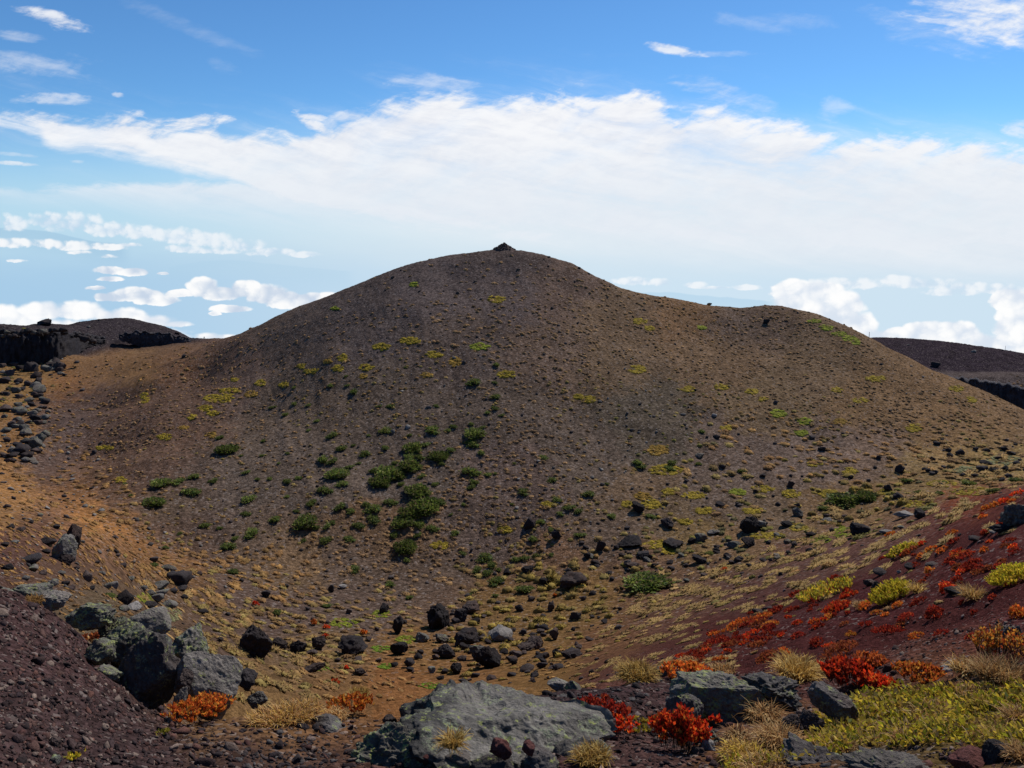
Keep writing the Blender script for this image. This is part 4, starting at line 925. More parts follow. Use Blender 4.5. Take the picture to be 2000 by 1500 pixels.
# yellow and lime cushion plants in patches
PATCH = [(745,678,16,7,'y'),(800,666,20,7,'y'),(848,693,14,6,'y'),(889,707,11,9,'o'),(938,678,18,8,'g'),(809,556,7,4,'g'),(655,603,7,4,'g'),(970,585,16,7,'y'),(990,731,17,7,'y'),(832,733,10,5,'o'),(1250,628,14,5,'y'),(1268,642,10,4,'y'),
 (1245,722,17,7,'y'),(1150,780,13,7,'y'),(1130,775,8,5,'y'),(1344,760,15,6,'y'),(1410,756,14,5,'y'),(1468,765,12,5,'y'),(1490,780,8,4,'y'),(1520,808,17,7,'g'),(1570,823,13,7,'g'),(1565,846,13,6,'g'),(1640,825,12,6,'o'),(1711,740,20,6,'y'),(1868,759,13,6,'y'),(1897,781,10,5,'y'),(1785,836,16,8,'y'),(1680,783,14,5,'y'),(1635,762,10,5,'y'),
 (1590,628,12,4,'g'),(1615,640,13,5,'g'),(1640,652,14,5,'g'),(1660,662,14,6,'g'),(1672,668,10,5,'g'),(1370,640,8,3,'g'),(430,778,30,9,'y'),(447,765,20,7,'y'),(402,798,12,6,'y'),(418,808,10,5,'y'),(375,815,8,5,'y'),(322,854,14,6,'y'),(282,778,9,10,'y'),(509,748,9,6,'y'),(490,770,12,6,'o'),(553,752,10,5,'y'),(458,742,8,3,'y'),(607,725,14,6,'y'),(590,715,9,5,'y'),(715,718,14,6,'y'),(668,700,8,8,'y'),(640,705,8,5,'o'),
 (360,835,10,4,'o'),(410,850,10,6,'o'),(205,875,16,4,'y'),(235,938,10,6,'y'),(660,720,10,6,'y'),(710,735,6,4,'o'),(1285,1064,32,8,'y'),(1308,1077,16,6,'y'),(1272,985,18,10,'y'),(1255,970,14,8,'o'),(1300,918,34,10,'y'),(1285,880,20,10,'o'),(1500,1047,34,8,'y'),(1490,955,22,7,'y'),(1545,965,18,8,'y'),(1355,968,24,7,'y'),(1470,998,20,7,'y'),(1378,998,18,7,'y'),(1620,965,20,8,'y'),(1730,962,16,6,'y'),(1440,962,18,6,'g'),
 (1645,1040,18,12,'g'),(1560,1030,18,8,'y'),(1600,1055,22,7,'g'),(670,1217,26,9,'g'),(745,1200,18,8,'g'),(795,1250,22,8,'g'),(860,1065,18,7,'y'),(845,1340,28,6,'G'),(745,1268,20,7,'G'),(620,1305,20,6,'G'),(755,1302,16,5,'G'),(985,1035,14,6,'y'),(1070,985,12,6,'y'),(1340,1020,14,6,'y'),(1225,985,10,6,'y'),(1790,985,40,7,'y'),(1900,960,44,8,'y'),(1840,945,30,7,'y'),(1590,905,14,6,'y'),(1660,920,14,6,'y'),(1420,835,12,5,'y'),(1310,960,14,6,'y'),(285,1168,18,9,'g'),(330,1200,24,14,'p'),(1960,900,34,10,'p'),(1890,918,26,8,'p')]
PC = {'y': (.31, .225, .026), 'o': (.29, .175, .034), 'g': (.22, .24, .025), 'G': (.14, .21, .02), 'p': (.24, .23, .11)}
px_, py_, cc = [], [], []
for x, y, rx, ry, k in PATCH:
    n = int(12 + rx * ry * .30); t = g.uniform(0, 2 * np.pi, n); rr = np.sqrt(g.uniform(0, 1, n))
    px_.append(x + np.cos(t) * rr * rx); py_.append(y + np.sin(t) * rr * ry); cc.append(np.array(PC[k]) * (1 + .2 * g.normal(size=(n, 1))))
px_, py_, cc = np.concatenate(px_), np.concatenate(py_), np.concatenate(cc)
a_, l_ = hits(px_, py_); ok = np.exp(l_) < 450; a_, l_, px_, py_, cc = a_[ok], l_[ok], px_[ok], py_[ok], cc[ok]; p_, n_, e_, d_ = frames(a_, l_)
N = len(px_)
me = scatter_mesh('cushions', TUSS, p_, n_, e_, d_, g.uniform(5, 9, N) / ppm(p_.T), g.uniform(.35, .6, N), g.uniform(1.0, 1.6, N), cc, M_tuss, spin=.3, g=g)
tag(link('ground_cover', me, None), 'yellow and lime cushion plants in patches on the slopes', None, None, 'stuff')

# ------------------------------------------------------------------ dwarf pines
PINES = """445,877,44 313,943,40 348,940,28 378,931,24 376,960,34 306,980,44 418,939,18 486,975,34 480,1003,20 537,1015,24 401,1026,22 428,1031,16 489,1043,36 460,1052,18 447,1067,30 351,1042,12 563,940,20 582,933,18 480,922,18 504,936,13 527,935,13 610,980,18 595,1021,44
615,1030,20 638,1028,18 637,1056,30 683,1052,24 592,1056,14 657,925,46 633,897,30 648,901,24 667,877,26 635,957,30 668,945,26 580,998,14 607,984,22 663,990,26 683,997,16 455,1117,26 324,1070,14 300,1103,20 693,764,24 740,793,13 763,793,22 852,792,13 968,775,20 968,797,18 952,805,14 979,811,13
753,840,30 845,840,32 874,841,14 887,833,18 920,828,14 942,834,14 925,848,40 922,866,32 712,887,22 754,875,18 808,876,40 828,868,24 800,893,26 820,893,20 858,890,40 882,878,20 940,884,18 683,912,18 755,925,50 775,930,40 742,940,40 752,948,24 805,912,44 822,930,18 784,946,18 920,922,36 953,927,18 968,925,10 924,942,22 919,952,20
850,946,20 820,960,50 830,990,60 860,980,24 795,955,22 805,1000,50 785,1020,44 763,980,28 728,995,34 732,1015,30 715,985,22 685,1000,18 820,1025,28 845,1032,26 793,1068,44 702,1026,24 794,1094,16 692,1113,24 763,1141,26 1022,960,26 1077,938,20 1063,893,20 1087,975,22 1111,991,24 1130,999,20 1094,1003,16 1149,965,26 1185,945,12
1245,903,26 1252,912,20 1313,905,22 1308,914,24 1055,1020,20 1077,1034,14 1041,1052,24 1133,1045,22 1196,1008,22 1272,1008,20 888,1042,20 905,1080,16 1006,1092,20 1024,1090,22 1048,1086,20 1077,1083,13 946,1090,34 962,1103,26 975,1112,16 930,1114,24 952,1120,24 968,1137,34 1262,1138,88 1023,1153,36 969,1164,16 917,1161,13 792,1158,13 800,1167,16 640,1183,20 540,1197,24
1370,842,18 1363,905,16 1447,921,18 1650,977,66 1692,970,46 1607,993,22 1772,940,26 1795,960,18 1833,963,24 1840,942,18 1890,944,32 1983,938,28 1943,958,28 1388,1080,18 676,735,11 792,717,10 925,747,28 967,747,12 970,712,18 532,795,16 558,810,16 575,788,13 602,791,13 430,855,20 515,860,14 647,850,28 603,840,12 562,885,11 619,822,13 575,757,12 646,752,16 678,753,12
1697,1000,10 862,905,16 700,905,12 730,920,20 770,905,16 815,1045,18 770,1045,24 650,1020,14 560,970,12 545,905,10 510,890,12 470,890,10 690,870,12 720,850,10 800,850,12 1005,905,10 905,985,12 880,1005,10 1000,985,10 215,1163,26 410,940,10 245,945,12 255,968,14"""
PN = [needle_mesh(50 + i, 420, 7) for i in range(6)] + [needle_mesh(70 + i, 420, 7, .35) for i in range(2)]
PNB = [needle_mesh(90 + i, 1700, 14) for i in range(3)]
PLAB = {(445, 877): 'round dark green dwarf pine standing alone highest on the left flank of the cone', (306, 980): 'darkest low pine nearest the left foot of the cone', (313, 943): 'largest of three pines in a row at the left foot of the cone',
 (348, 940): 'middle pine of three in a row at the left foot of the cone', (378, 931): 'smallest of three pines in a row at the left foot of the cone', (376, 960): 'green pine just below the row of three at the left foot of the cone',
 (1262, 1138): 'widest bright green flat pine at the right edge of the yellow grass on the floor', (1650, 977): 'long low green pine mat on the right crater floor, the longer of two', (1692, 970): 'shorter green pine mat touching the long one on the right crater floor',
 (830, 990): 'largest dark green pine thicket in the middle of the dense pine cluster on the cone', (1023, 1153): 'mid green pine bush at the upper left edge of the yellow grass', (968, 1137): 'lowest and largest pine of the small group below the middle of the cone',
 (486, 975): 'bright green pine above a smaller one on the left flank of the cone', (489, 1043): 'double crowned pine low on the left flank of the cone', (447, 1067): 'lowest pine at the left front foot of the cone', (693, 764): 'small round pine highest on the left middle of the cone',
 (455, 1117): 'lone low green bush on the orange grass at the left front foot of the cone', (763, 1141): 'lone green bush at the front foot of the cone between bare scree', (540, 1197): 'lone green bush beside a yellow cushion on the left crater floor',
 (753, 840): 'yellowish green faded bush in a tan ring of grass on the cone', (925, 747): 'flat dark bush high on the middle of the cone', (845, 840): 'wide low pine above the dense pine cluster', (920, 922): 'round dark pine right of the dense pine cluster',
 (1890, 944): 'largest low green bush on the stony ground at the far right', (793, 1068): 'isolated pine at the bottom end of the dense pine cluster', (215, 1163): 'low green bush behind the lichen rocks at the left'}
PREG = [(lambda x, y: x > 1290, 'low green bush scattered over the right side of the crater floor', 'low bushes on the right crater floor'),
        (lambda x, y: y > 1075, 'small green bush in the small group below the middle of the cone', 'bushes below the middle of the cone'),
        (lambda x, y: y < 825, 'very small dark bush on the upper slope of the cone', 'small dark bushes on the upper cone'),
        (lambda x, y: x > 875, 'green dwarf pine scattered over the middle front of the cone right of the cluster', 'dwarf pines right of the cluster'),
        (lambda x, y: x < 560, 'green dwarf pine scattered on the lower left flank of the cone', 'dwarf pines on the lower left flank'),
        (lambda x, y: True, 'dark green dwarf pine in the dense pine cluster on the lower cone', 'dwarf pines in the dense cluster')]
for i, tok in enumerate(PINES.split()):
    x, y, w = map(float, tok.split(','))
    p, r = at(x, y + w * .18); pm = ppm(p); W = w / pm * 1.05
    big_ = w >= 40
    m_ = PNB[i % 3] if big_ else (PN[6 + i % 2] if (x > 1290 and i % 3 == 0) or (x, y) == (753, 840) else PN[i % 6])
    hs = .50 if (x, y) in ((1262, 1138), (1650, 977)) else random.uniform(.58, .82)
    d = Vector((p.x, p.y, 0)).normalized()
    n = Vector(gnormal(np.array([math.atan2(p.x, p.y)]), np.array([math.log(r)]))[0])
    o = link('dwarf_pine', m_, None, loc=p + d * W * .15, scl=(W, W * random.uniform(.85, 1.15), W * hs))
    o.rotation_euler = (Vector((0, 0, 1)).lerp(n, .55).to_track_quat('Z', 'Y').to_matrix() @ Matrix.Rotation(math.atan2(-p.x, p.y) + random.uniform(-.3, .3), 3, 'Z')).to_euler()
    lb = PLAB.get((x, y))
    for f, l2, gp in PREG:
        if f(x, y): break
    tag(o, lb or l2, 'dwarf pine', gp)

# ------------------------------------------------------------------ blocks of lava on the crater floor
BLOCKS = [(855,1213,44,44,'L','big dark block at the upper left of the boulder field in the yellow grass',3),(897,1207,22,24,'L','dark block right beside the big dark block in the yellow grass',1),(921,1192,32,24,'B','flat topped dark block at the top edge of the boulder field',4),
 (928,1216,20,14,'L','low dark block under the flat topped block',2),(776,1228,20,32,'L','tall narrow dark block standing upright left of the boulder field',5),(751,1192,18,20,'L','knobbly small dark block on the bare scree left of the boulder field',6),
 (826,1247,24,20,'G','squat grey topped block left of the centre of the boulder field',7),(686,1267,52,36,'F','wedge shaped dark block with a pale split face on the left floor',8),(500,1268,56,60,'F','tallest dark boulder with a pale slanting top on the left floor',9),
 (549,1264,26,24,'B','cube shaped brown block next to the tallest boulder on the left floor',10),(578,1267,32,24,'L','black double block in the row on the left floor',11),(620,1260,26,26,'B','knobbed brown block with a narrow foot on the left floor',12),(610,1276,20,12,'B','low brown stone in front of the row of blocks on the left floor',13),
 (613,1306,44,15,'S','long flat squared slab lying on the left floor',0),(782,1272,30,24,'L','jagged dark block beside a green cushion in front of the boulder field',1),(862,1250,28,18,'G','grey topped upper block of the stacked pair in the boulder field',2),(868,1277,36,26,'F','lower block of the stacked pair with a pale streak in the boulder field',3),
 (912,1252,44,34,'L','broad black ridged block in the middle of the boulder field',4),(934,1280,32,28,'G','block with a pinkish grey top in the front of the boulder field',5),(955,1292,48,42,'L','large black block leaning at the front of the boulder field',6),(977,1242,46,30,'P','pink and grey rounded boulder in the yellow grass',7),
 (1027,1266,34,18,'B','low brown block strewn right of the centre of the boulder field',8),(1045,1262,28,24,'B','peaked brown block at the right end of the boulder field',9),(1085,1243,18,22,'B','small upright reddish block on the striped slope',10),(1087,1277,18,18,'L','round dark stone at the right front of the boulder field',11),
 (1115,1281,40,13,'L','long low dark ledge at the right front of the boulder field',12),(800,1297,20,20,'L','dark stone alone in front left of the boulder field',13),(893,1310,22,22,'L','dark tilted block in front of the boulder field',0),(843,1311,16,12,'G','small grey stone in front of the boulder field',1),
 (705,1315,20,16,'B','small brown stone in the rusty grass of the left floor',2),(1122,1207,22,18,'L','dark block alone at the right edge of the yellow grass',3),(1074,1187,14,20,'B','small upright brown block in the yellow grass',4),(1117,1140,48,32,'B','wide crumbling brown block at the top of the yellow grass',5),
 (1014,1190,16,14,'L','small dark block at the top left of the yellow grass',6),(1035,1027,22,24,'L','cube shaped black block alone on the lower right of the cone',7),(1088,1046,18,20,'L','smaller black block just right of the cube shaped one on the cone',8),(1171,1068,16,22,'L','narrow crooked black block at the right foot of the cone',9),
 (1245,993,22,18,'L','black block in the gully right of the cone foot',10),(1305,1025,26,20,'L','dark faceted block above the yellow patches right of centre',11),(1032,1115,24,20,'L','square black block on the dark scree below the cone',12),(1230,1062,44,18,'L','spread of black rubble blocks left of the yellow patches',13),
 (1312,1066,38,18,'L','dark pointed block on the yellow patch right of centre',0),(1258,1086,28,11,'L','low black block under the yellow patches',1),(1235,1106,30,12,'B','low brown block near the wide green pine',2),(1460,1031,34,32,'L','big round black boulder on the right crater floor',3),(1486,1027,20,16,'G','grey block leaning on the big round black boulder',4),
 (1370,1052,24,17,'G','grey sided block left of the big round black boulder',5),(1351,1058,14,12,'L','small dark block beside the grey sided one',6),(1395,1041,24,9,'G','low grey topped stone left of the big round black boulder',7),(1433,1065,26,13,'G','pale streaked block in front of the big round black boulder',8),(1461,1063,26,18,'L','dark split block in front of the big round black boulder',9),
 (1366,1096,28,15,'L','rugged low dark block in the brown grass right of centre',10),(1560,1003,20,18,'G','dark block with a pale shoulder on the right crater floor',11),(1557,988,12,9,'L','small dark stone behind the block with a pale shoulder',12),(1536,1025,22,13,'L','dark flat block in the middle of the right crater floor',13),
 (1615,1018,18,9,'G','flat grey stone on the right crater floor',0),(1672,1041,36,28,'L','large black block at the foot of the striped slope on the right',1),(1692,1036,18,15,'G','grey block touching the large black one on the right',2),(1797,1007,20,18,'L','dark block above the striped slope at the right',3),
 (1765,1008,36,12,'W','pale flat stone lying at the top of the striped slope',4),(1729,1040,22,9,'W','small pale flat stone at the foot of the striped slope',5),(1733,954,16,15,'L','dark block right of the green pine mats',6),(1755,970,18,12,'L','small dark block below the green pine mats',7),(1757,919,17,17,'L','round dark block behind the pine mats on the right',8),
 (1545,948,12,13,'L','small dark stone standing on the orange dotted plain',9),(1407,986,18,8,'L','low dark stone in the yellow patches right of centre',10),(1365,890,18,9,'G','grey stone above a small pine right of centre',11),(1706,1158,20,32,'L','black shield shaped stone standing upright on the red slope',12),
 (1390,1290,1,1,'',"",0)]
MT = {'L': M_lava, 'B': M_lava2, 'G': M_talus, 'F': M_lava, 'P': M_pale, 'W': M_pale, 'S': M_lava2}
for x, y, w, h, k, lb, s in BLOCKS[:-1]:
    kw = {}
    if k == 'F': kw = dict(flat=(.8, .1, .75), cutlo=.45)
    if k == 'S': kw = dict(cuts=12, lump=.05, cutlo=.45, cuthi=.6)
    o = put_rock(x, y, w, h, lb, MT[k], 'lava_block', 'rock', 'single lava blocks on the crater floor', seed=s, sub=4 if w > 20 else 3, deep=.5 if k == 'S' else 1.0, **kw)

# smaller stones, told apart only by where they lie
def strew(tab, label, group, mats, name='stone', cat='stone', box=None):
    for x, y, w, h in tab: put_rock(x, y, w, h, label, random.choice(mats), name, cat, group, sub=2)
_q = np.random.default_rng(31)
strew([(1603,878,10,8),(1608,878,11,8),(1411,913,10,8),(1490,930,12,8),(1398,853,14,8),(1476,960,7,6),(1662,933,9,8),(1717,895,10,8),(1545,930,7,6),(1340,940,8,6),(1520,985,10,7),(1440,985,8,6)], 'small dark stone scattered on the orange dotted plain right of the cone', 'stones on the orange dotted plain', [M_lava])
strew([(1852,880,10,8),(1855,889,10,8),(1874,885,15,12),(1906,878,10,8),(1927,880,12,8),(1960,877,12,8),(1975,886,16,8),(1925,905,20,10),(1920,917,20,12),(1940,919,18,10),(1962,917,12,12),(1813,920,10,8),(1822,897,10,7),(1827,923,10,8),(1890,900,8,6),(1985,905,14,8),(1950,895,12,7),(1905,930,16,8),(1970,930,14,8),(1880,928,10,7)], 'small black stone in the scatter at the far right under the cone', 'black stones at the far right', [M_lava])
strew([(float(_q.uniform(1130, 1560)), float(_q.normal(1085, 22)), float(_q.uniform(7, 15)), float(_q.uniform(5, 10))) for _k in range(30)] + [(1202,1070,12,10),(1148,1088,14,12),(990,1119,14,12),(1060,1137,16,13),(1110,1115,12,9),(1165,1100,14,9),(1190,1120,12,8),(1215,1085,12,9),(1280,1105,14,9),(1330,1085,14,9),(1340,1105,12,8),(1310,1110,14,9),(1400,1075,12,9),(1420,1085,12,9),(1440,1095,14,9),(1500,1060,10,8),(1515,1045,12,8),(1584,1044,18,9),(1613,1009,12,8),(1625,1035,10,7),(1640,1020,10,7),(1650,1010,12,7),(1580,1075,12,8),(1540,1080,12,8),(1490,1095,14,8),(1462,1105,12,8),(1715,1045,12,8),(1760,1030,12,7),(1410,1115,12,7),(1375,1125,12,8),(1340,1135,12,8)],
      'small dark stone in the rubble strip between the cone and the striped slope', 'rubble strip stones right of centre', [M_lava, M_lava, M_lava2, M_talus])
strew([(float(_q.normal(985, 95)), float(_q.normal(1265, 34)), float(_q.uniform(7, 17)), float(_q.uniform(6, 12))) for _k in range(42)] + [(1040,1170,14,10),(1060,1205,12,9),(1000,1290,22,12),(1030,1307,26,12),(1062,1300,20,11),(1090,1303,20,11),(905,1265,16,12),(880,1225,12,10),(985,1275,16,12),(1010,1280,18,12),(1055,1285,18,11),(1020,1235,14,9),(850,1285,14,11),(770,1300,14,10),(740,1290,12,9),(820,1275,12,9),(930,1320,16,10),(860,1325,14,9),(1130,1265,14,9),(1150,1250,16,8),(1060,1240,12,8),(1140,1170,14,9),(995,1215,10,8),(720,1250,12,9),(790,1215,10,8),(1120,1230,10,8),(960,1325,18,9),(1000,1318,16,9),(1045,1320,16,9),(1180,1215,12,8),(1210,1190,10,7),(700,1290,14,9)],
      'small brown or dark stone lying among the boulder field in the yellow grass', 'small stones of the boulder field', [M_lava, M_lava2, M_lava2])
strew([(397,1197,20,13),(361,1168,14,11),(355,1150,20,11),(518,1162,16,13),(471,1134,9,8),(650,1152,11,14),(682,1195,11,10),(390,1122,8,9),(300,1093,16,12),(225,1050,11,7),(640,1215,9,7),(735,1230,9,8),(600,1190,9,7),(560,1145,8,6),(445,1200,10,7),(430,1250,12,8),(545,1215,9,7),(660,1290,12,8)], 'small dark stone alone on the grassy floor left of the boulder field', 'lone stones on the left floor', [M_lava, M_lava2])
strew([(353,1134,44,30)], 'large dark block with a lit upper edge at the foot of the left wall', 'blocks at the left foot', [M_lava])
strew([(330,1112,28,15),(312,1145,30,16),(318,1160,30,16),(247,1174,34,28),(295,1160,18,14),(306,1172,22,17),(293,1184,26,16),(331,1182,26,16),(243,1190,20,13),(340,1155,16,10),(280,1150,16,10)], 'grey or dark block heaped at the foot of the left crater wall', 'heap of blocks at the left foot', [M_lava, M_talus, M_talus])
strew([(265,1189,26,16),(669,1147,14,9),(225,1145,16,13)], 'small pale stone at the left edge of the crater floor', 'pale stones on the left floor', [M_pale])
WALL = [(15,990,14,10),(80,1006,10,7),(95,1060,26,18),(60,1095,42,16),(65,1112,18,14),(105,1140,20,13),(170,1128,22,20),(210,1145,16,12),(40,1035,18,10),(20,1030,14,9),(30,1060,14,8),(90,1078,14,10),(75,1085,12,8),(150,1110,12,8),(190,1100,10,7),(120,1120,14,9),(50,1130,16,10),(15,1110,20,14),(200,1120,12,8),(240,1105,12,8),(255,1130,12,8),(180,1150,14,9),(140,1150,16,10),(230,1085,10,7),(260,1100,10,7),(10,1065,14,9),(110,1030,12,8),(60,1020,10,7),(130,1140,16,10),(85,1120,14,9),(160,1060,10,7)]
strew(WALL, 'small rock lying in the orange grass of the near left crater wall', 'rocks on the left crater wall', [M_lava, M_talus, M_lava2])
put_rock(125, 1082, 46, 52, 'pale grey outcrop block with a black shaded side on the left crater wall', M_talus, 'outcrop_block', 'rock', None, 3, 4)
put_rock(143, 1056, 34, 46, 'upper dark block of the outcrop on the left crater wall', M_lava2, 'outcrop_block', 'rock', None, 6, 4)
put_rock(132, 1096, 28, 24, 'lowest black block of the outcrop on the left crater wall', M_lava, 'outcrop_block', 'rock', None, 8, 4)
# the talus under the left cliff
gg = np.random.default_rng(9)
TAL = [(100,712,20,12),(92,722,22,12),(115,716,22,14),(60,720,24,20),(70,735,20,14),(75,748,14,16),(40,720,18,10),(20,730,18,12),(10,745,22,14),(35,745,16,10),(45,760,14,8),(118,724,14,10),(28,712,16,8),(5,715,14,9),(55,708,16,8),(85,705,16,9)]
for k in range(70):
    y = gg.uniform(708, 905); xm = 130 if y < 740 else 95
    x = gg.uniform(0, xm * (1 if y < 870 else .8)); w = gg.uniform(8, 20); TAL.append((x, y, w, w * gg.uniform(.5, .8)))
TAL += [(68,868,24,20),(78,858,20,18),(45,880,28,20),(55,892,24,16),(75,880,12,9),(30,888,18,11),(88,816,20,11),(70,805,12,12),(35,802,26,13),(25,830,14,12),(10,800,22,14)]
strew(TAL, 'weathered grey or black boulder in the talus under the left cliff', 'talus boulders under the left cliff', [M_talus, M_talus, M_lava2, M_lava], 'talus_boulder', 'boulder')
for k in range(34):
    x = gg.uniform(0, 200); y = 652 + max(0, x - 130) * .22 + gg.uniform(-4, 10); w = gg.uniform(7, 16); p, q = at_r(x, y, (288 + gg.uniform(-3, 4)) * FAR)
    m = q / FPX; o = link('cliff_block', rock_mesh(int(gg.integers(0, 14)), random.choice([M_lava, M_lava, M_talus]), 2), None, loc=p, rot=(random.uniform(-.3, .3), random.uniform(-.3, .3), random.uniform(0, 6)), scl=(w * m, w * m, w * m * .75))
    tag(o, 'jagged block jutting from the top edge of the left cliff', 'rock', 'blocks along the top of the left cliff')
put_rock(88, 632, 26, 13, 'dark pointed rock on the skyline above the left cliff', M_lava, 'skyline_rock', 'rock', None, 2)
put_rock(346, 652, 9, 5, 'small rock on the skyline of the left hill', M_lava, 'skyline_rock', 'rock', None, 4)
put_rock(1385, 595, 9, 5, 'dark rock on the skyline dip right of the summit', M_lava, 'skyline_rock', 'rock', None, 5)
put_rock(1072, 502, 6, 3, 'small dark rock on the right shoulder skyline near the summit', M_lava, 'skyline_rock', 'rock', None, 6)
put_rock(1131, 524, 7, 4, 'dark rock on the right skyline below the summit', M_lava, 'skyline_rock', 'rock', None, 7)
put_rock(1150, 535, 6, 3, 'lowest of the small dark rocks on the right skyline below the summit', M_lava, 'skyline_rock', 'rock', None, 8)
put_rock(1497, 629, 12, 9, 'black rock near the top of the right shoulder of the cone', M_lava, 'lava_block', 'rock', None, 9)
put_rock(1828, 714, 20, 11, 'black slanting rock on the dark right hillside', M_lava, 'lava_block', 'rock', None, 10, deep=.6)
put_rock(1902, 687, 10, 6, 'pale stone on the dark right hillside', M_pale, 'stone', 'stone', None, 11)
put_rock(1985, 1012, 60, 46, 'rugged dark outcrop at the right edge high on the red slope', M_lichdark, 'outcrop', 'rock', None, 3, 5, grit=.12)
put_rock(1960, 1035, 40, 20, 'lower dark ledge of the outcrop at the right edge', M_lava, 'outcrop', 'rock', None, 12, 4)
strew([(1940,1040,16,7),(1755,1118,8,7)], 'small pale stone on the upper red slope', 'pale stones on the upper red slope', [M_pale])
strew([(1780,1110,26,12),(1820,1103,22,10),(1720,1120,30,14),(1905,1055,26,9),(1865,1160,40,14),(1480,1195,22,10),(1500,1190,20,8)], 'low dark rock half sunk in the red slope', 'dark rocks on the red slope', [M_lava, M_lava2])
put_rock(1699, 1140, 24, 14, 'dark rubble block above the standing black stone', M_lava2, 'lava_block', 'rock', None, 2)

# loose rubble that nobody could count
RT = [(900,560,8.4,3,'d'),(1080,560,10.8,3,'d'),(700,680,7.2,3,'d'),(600,800,9.6,3,'d'),(800,800,13.2,3,'g'),(1000,800,10.8,3,'d'),(400,900,10.8,3,'d'),(700,950,15.6,3.5,'d'),(900,1000,13.2,3.5,'d'),(1250,830,20.4,3.5,'g'),(1150,880,15.6,3.5,'g'),(1100,1000,15.6,3.5,'g'),(1250,980,15.6,4,'g'),(1500,900,8.4,4,'d'),(1700,880,7.2,4,'d'),(1500,700,7.2,3,'d'),(1300,1020,13.2,4.2,'d'),
 (1200,1080,18.7,5.1,'d'),(1400,1090,18.7,5.1,'d'),(1600,1030,14.3,5.1,'d'),(1750,1010,11,5.1,'d'),(1250,1150,14.3,5.1,'d'),(1000,1280,18.7,5.1,'d'),(1090,1290,18.7,5.1,'d'),(850,1300,14.3,5.1,'b'),(700,1310,12.1,4.2,'b'),(600,1250,5.5,4.2,'b'),(450,1220,7.7,4.2,'d'),(960,1230,8.8,5.1,'d'),(800,1150,16,4,'d'),(150,1120,31.79,5.1,'g'),(60,1060,28.05,5.1,'g'),(240,1130,28.05,4.335,'g'),(40,850,22,6,'g'),(50,740,18.7,6.8,'g'),(100,780,7.7,4.2,'d'),
 (1500,1210,22,2.6,'p'),(1700,1180,22,2.6,'p'),(1900,1120,22,3,'p'),(1650,1250,26,3,'p'),(1850,1220,26,3.5,'p'),(1900,1010,7.2,4,'d'),(1950,900,14.3,5.1,'d'),(150,655,8.8,4.2,'g'),(60,655,8.8,5.1,'g'),(1900,735,6,3,'g'),(1850,690,7.2,3,'g'),(300,660,6,3,'d'),(350,1140,9.9,5.1,'g'),(1350,1230,14,3.5,'d')]
X, Y, S, Kc = scatter_pixels(RT, (-200, 492, 2250, 1340), g, 4)
a_, l_ = hits(X, Y); r_ = np.exp(l_); ok = (r_ > 7) & (r_ < 600)
S, a_, l_ = S[ok], a_[ok], l_[ok]; Kc = [k for k, q in zip(Kc, ok) if q]
p_, n_, e_, d_ = frames(a_, l_); N = len(S)
RC = {'d': [(.030, .026, .027), (.045, .037, .036), (.055, .046, .044)], 'g': [(.075, .066, .062), (.12, .11, .10), (.035, .03, .03), (.19, .175, .16)], 'b': [(.07, .045, .038), (.045, .034, .032), (.09, .06, .05)], 'p': [(.085, .04, .036), (.04, .024, .026), (.16, .12, .11), (.06, .03, .03)]}
colr = np.array([RC[k][g.integers(0, len(RC[k]))] for k in Kc]) * (1 + .15 * g.normal(size=(N, 1)))
RTPL = []
for s in range(8):
    v, f = rock_shape(200 + s, 1); v = v.copy(); v[:, 2] -= .25; RTPL.append((v, f, np.ones(len(v))))
size = S / ppm(p_.T) * np.exp(.4 * g.normal(size=N))
me = scatter_mesh('rubble', RTPL, p_, n_, e_, d_, size, g.uniform(.5, .9, N), g.uniform(.9, 1.4, N), colr, M_scoria, g=g)
tag(link('rubble', me, None), 'loose lava rubble over the cone, floor and walls', None, None, 'stuff')
# ------------------------------------------------------------------ the near rim: boulders
boulder(285, 1325, 122, 160, 3.75, 'largest dark boulder of the left group, its near face in black shade', M_lichdark, 21, depth=.85, yaw=.3, tilt=(-.12, .1), cuts=7, grit=.06)
boulder(262, 1266, 124, 84, 4.3, 'lichen crusted boulder rising behind the largest dark boulder', M_lich, 22, depth=.8, yaw=-.3, grit=.065)
boulder(363, 1272, 88, 88, 4.2, 'rough lichen crusted boulder between the rounded one and the pale grey one', M_lich, 23, depth=.8, yaw=.5, grit=.065)
boulder(408, 1342, 126, 136, 3.7, 'pale grey cracked boulder above the orange shrub', M_grey, 24, depth=.75, yaw=-.35, tilt=(.12, .1), cuts=8, cutlo=.55, lump=.16, grit=.03, flat=(.42, -.36, .83))
boulder(290, 1219, 88, 62, 5.0, 'smooth rounded pinkish grey boulder topping the left group', M_grey, 25, depth=.8, yaw=.2, cuts=4, lump=.12, grit=.02)
boulder(178, 1203, 92, 50, 5.0, 'low lichen covered outcrop at the top of the left scree', M_lich, 26, depth=.8, grit=.065)
boulder(232, 1230, 74, 50, 5.0, 'broken grey outcrop with yellow lichen beside the rounded boulder', M_lich, 27, depth=.9, grit=.065)
boulder(112, 1172, 54, 34, 5.4, 'pale grey flattish rock behind the left scree', M_grey, 28, depth=.9, grit=.08)
boulder(60, 1160, 80, 44, 5.6, 'greenish lichen rock bank behind the left scree, the longer one', M_lich, 29, depth=.8, grit=.065)
boulder(14, 1168, 50, 50, 5.0, 'dark lichen rock at the left edge behind the scree', M_lich, 30, depth=.9, grit=.065)
boulder(205, 1318, 66, 46, 3.75, 'dark fragment propped against the left side of the largest boulder', M_lich, 31, depth=.9, grit=.065, sub=4)
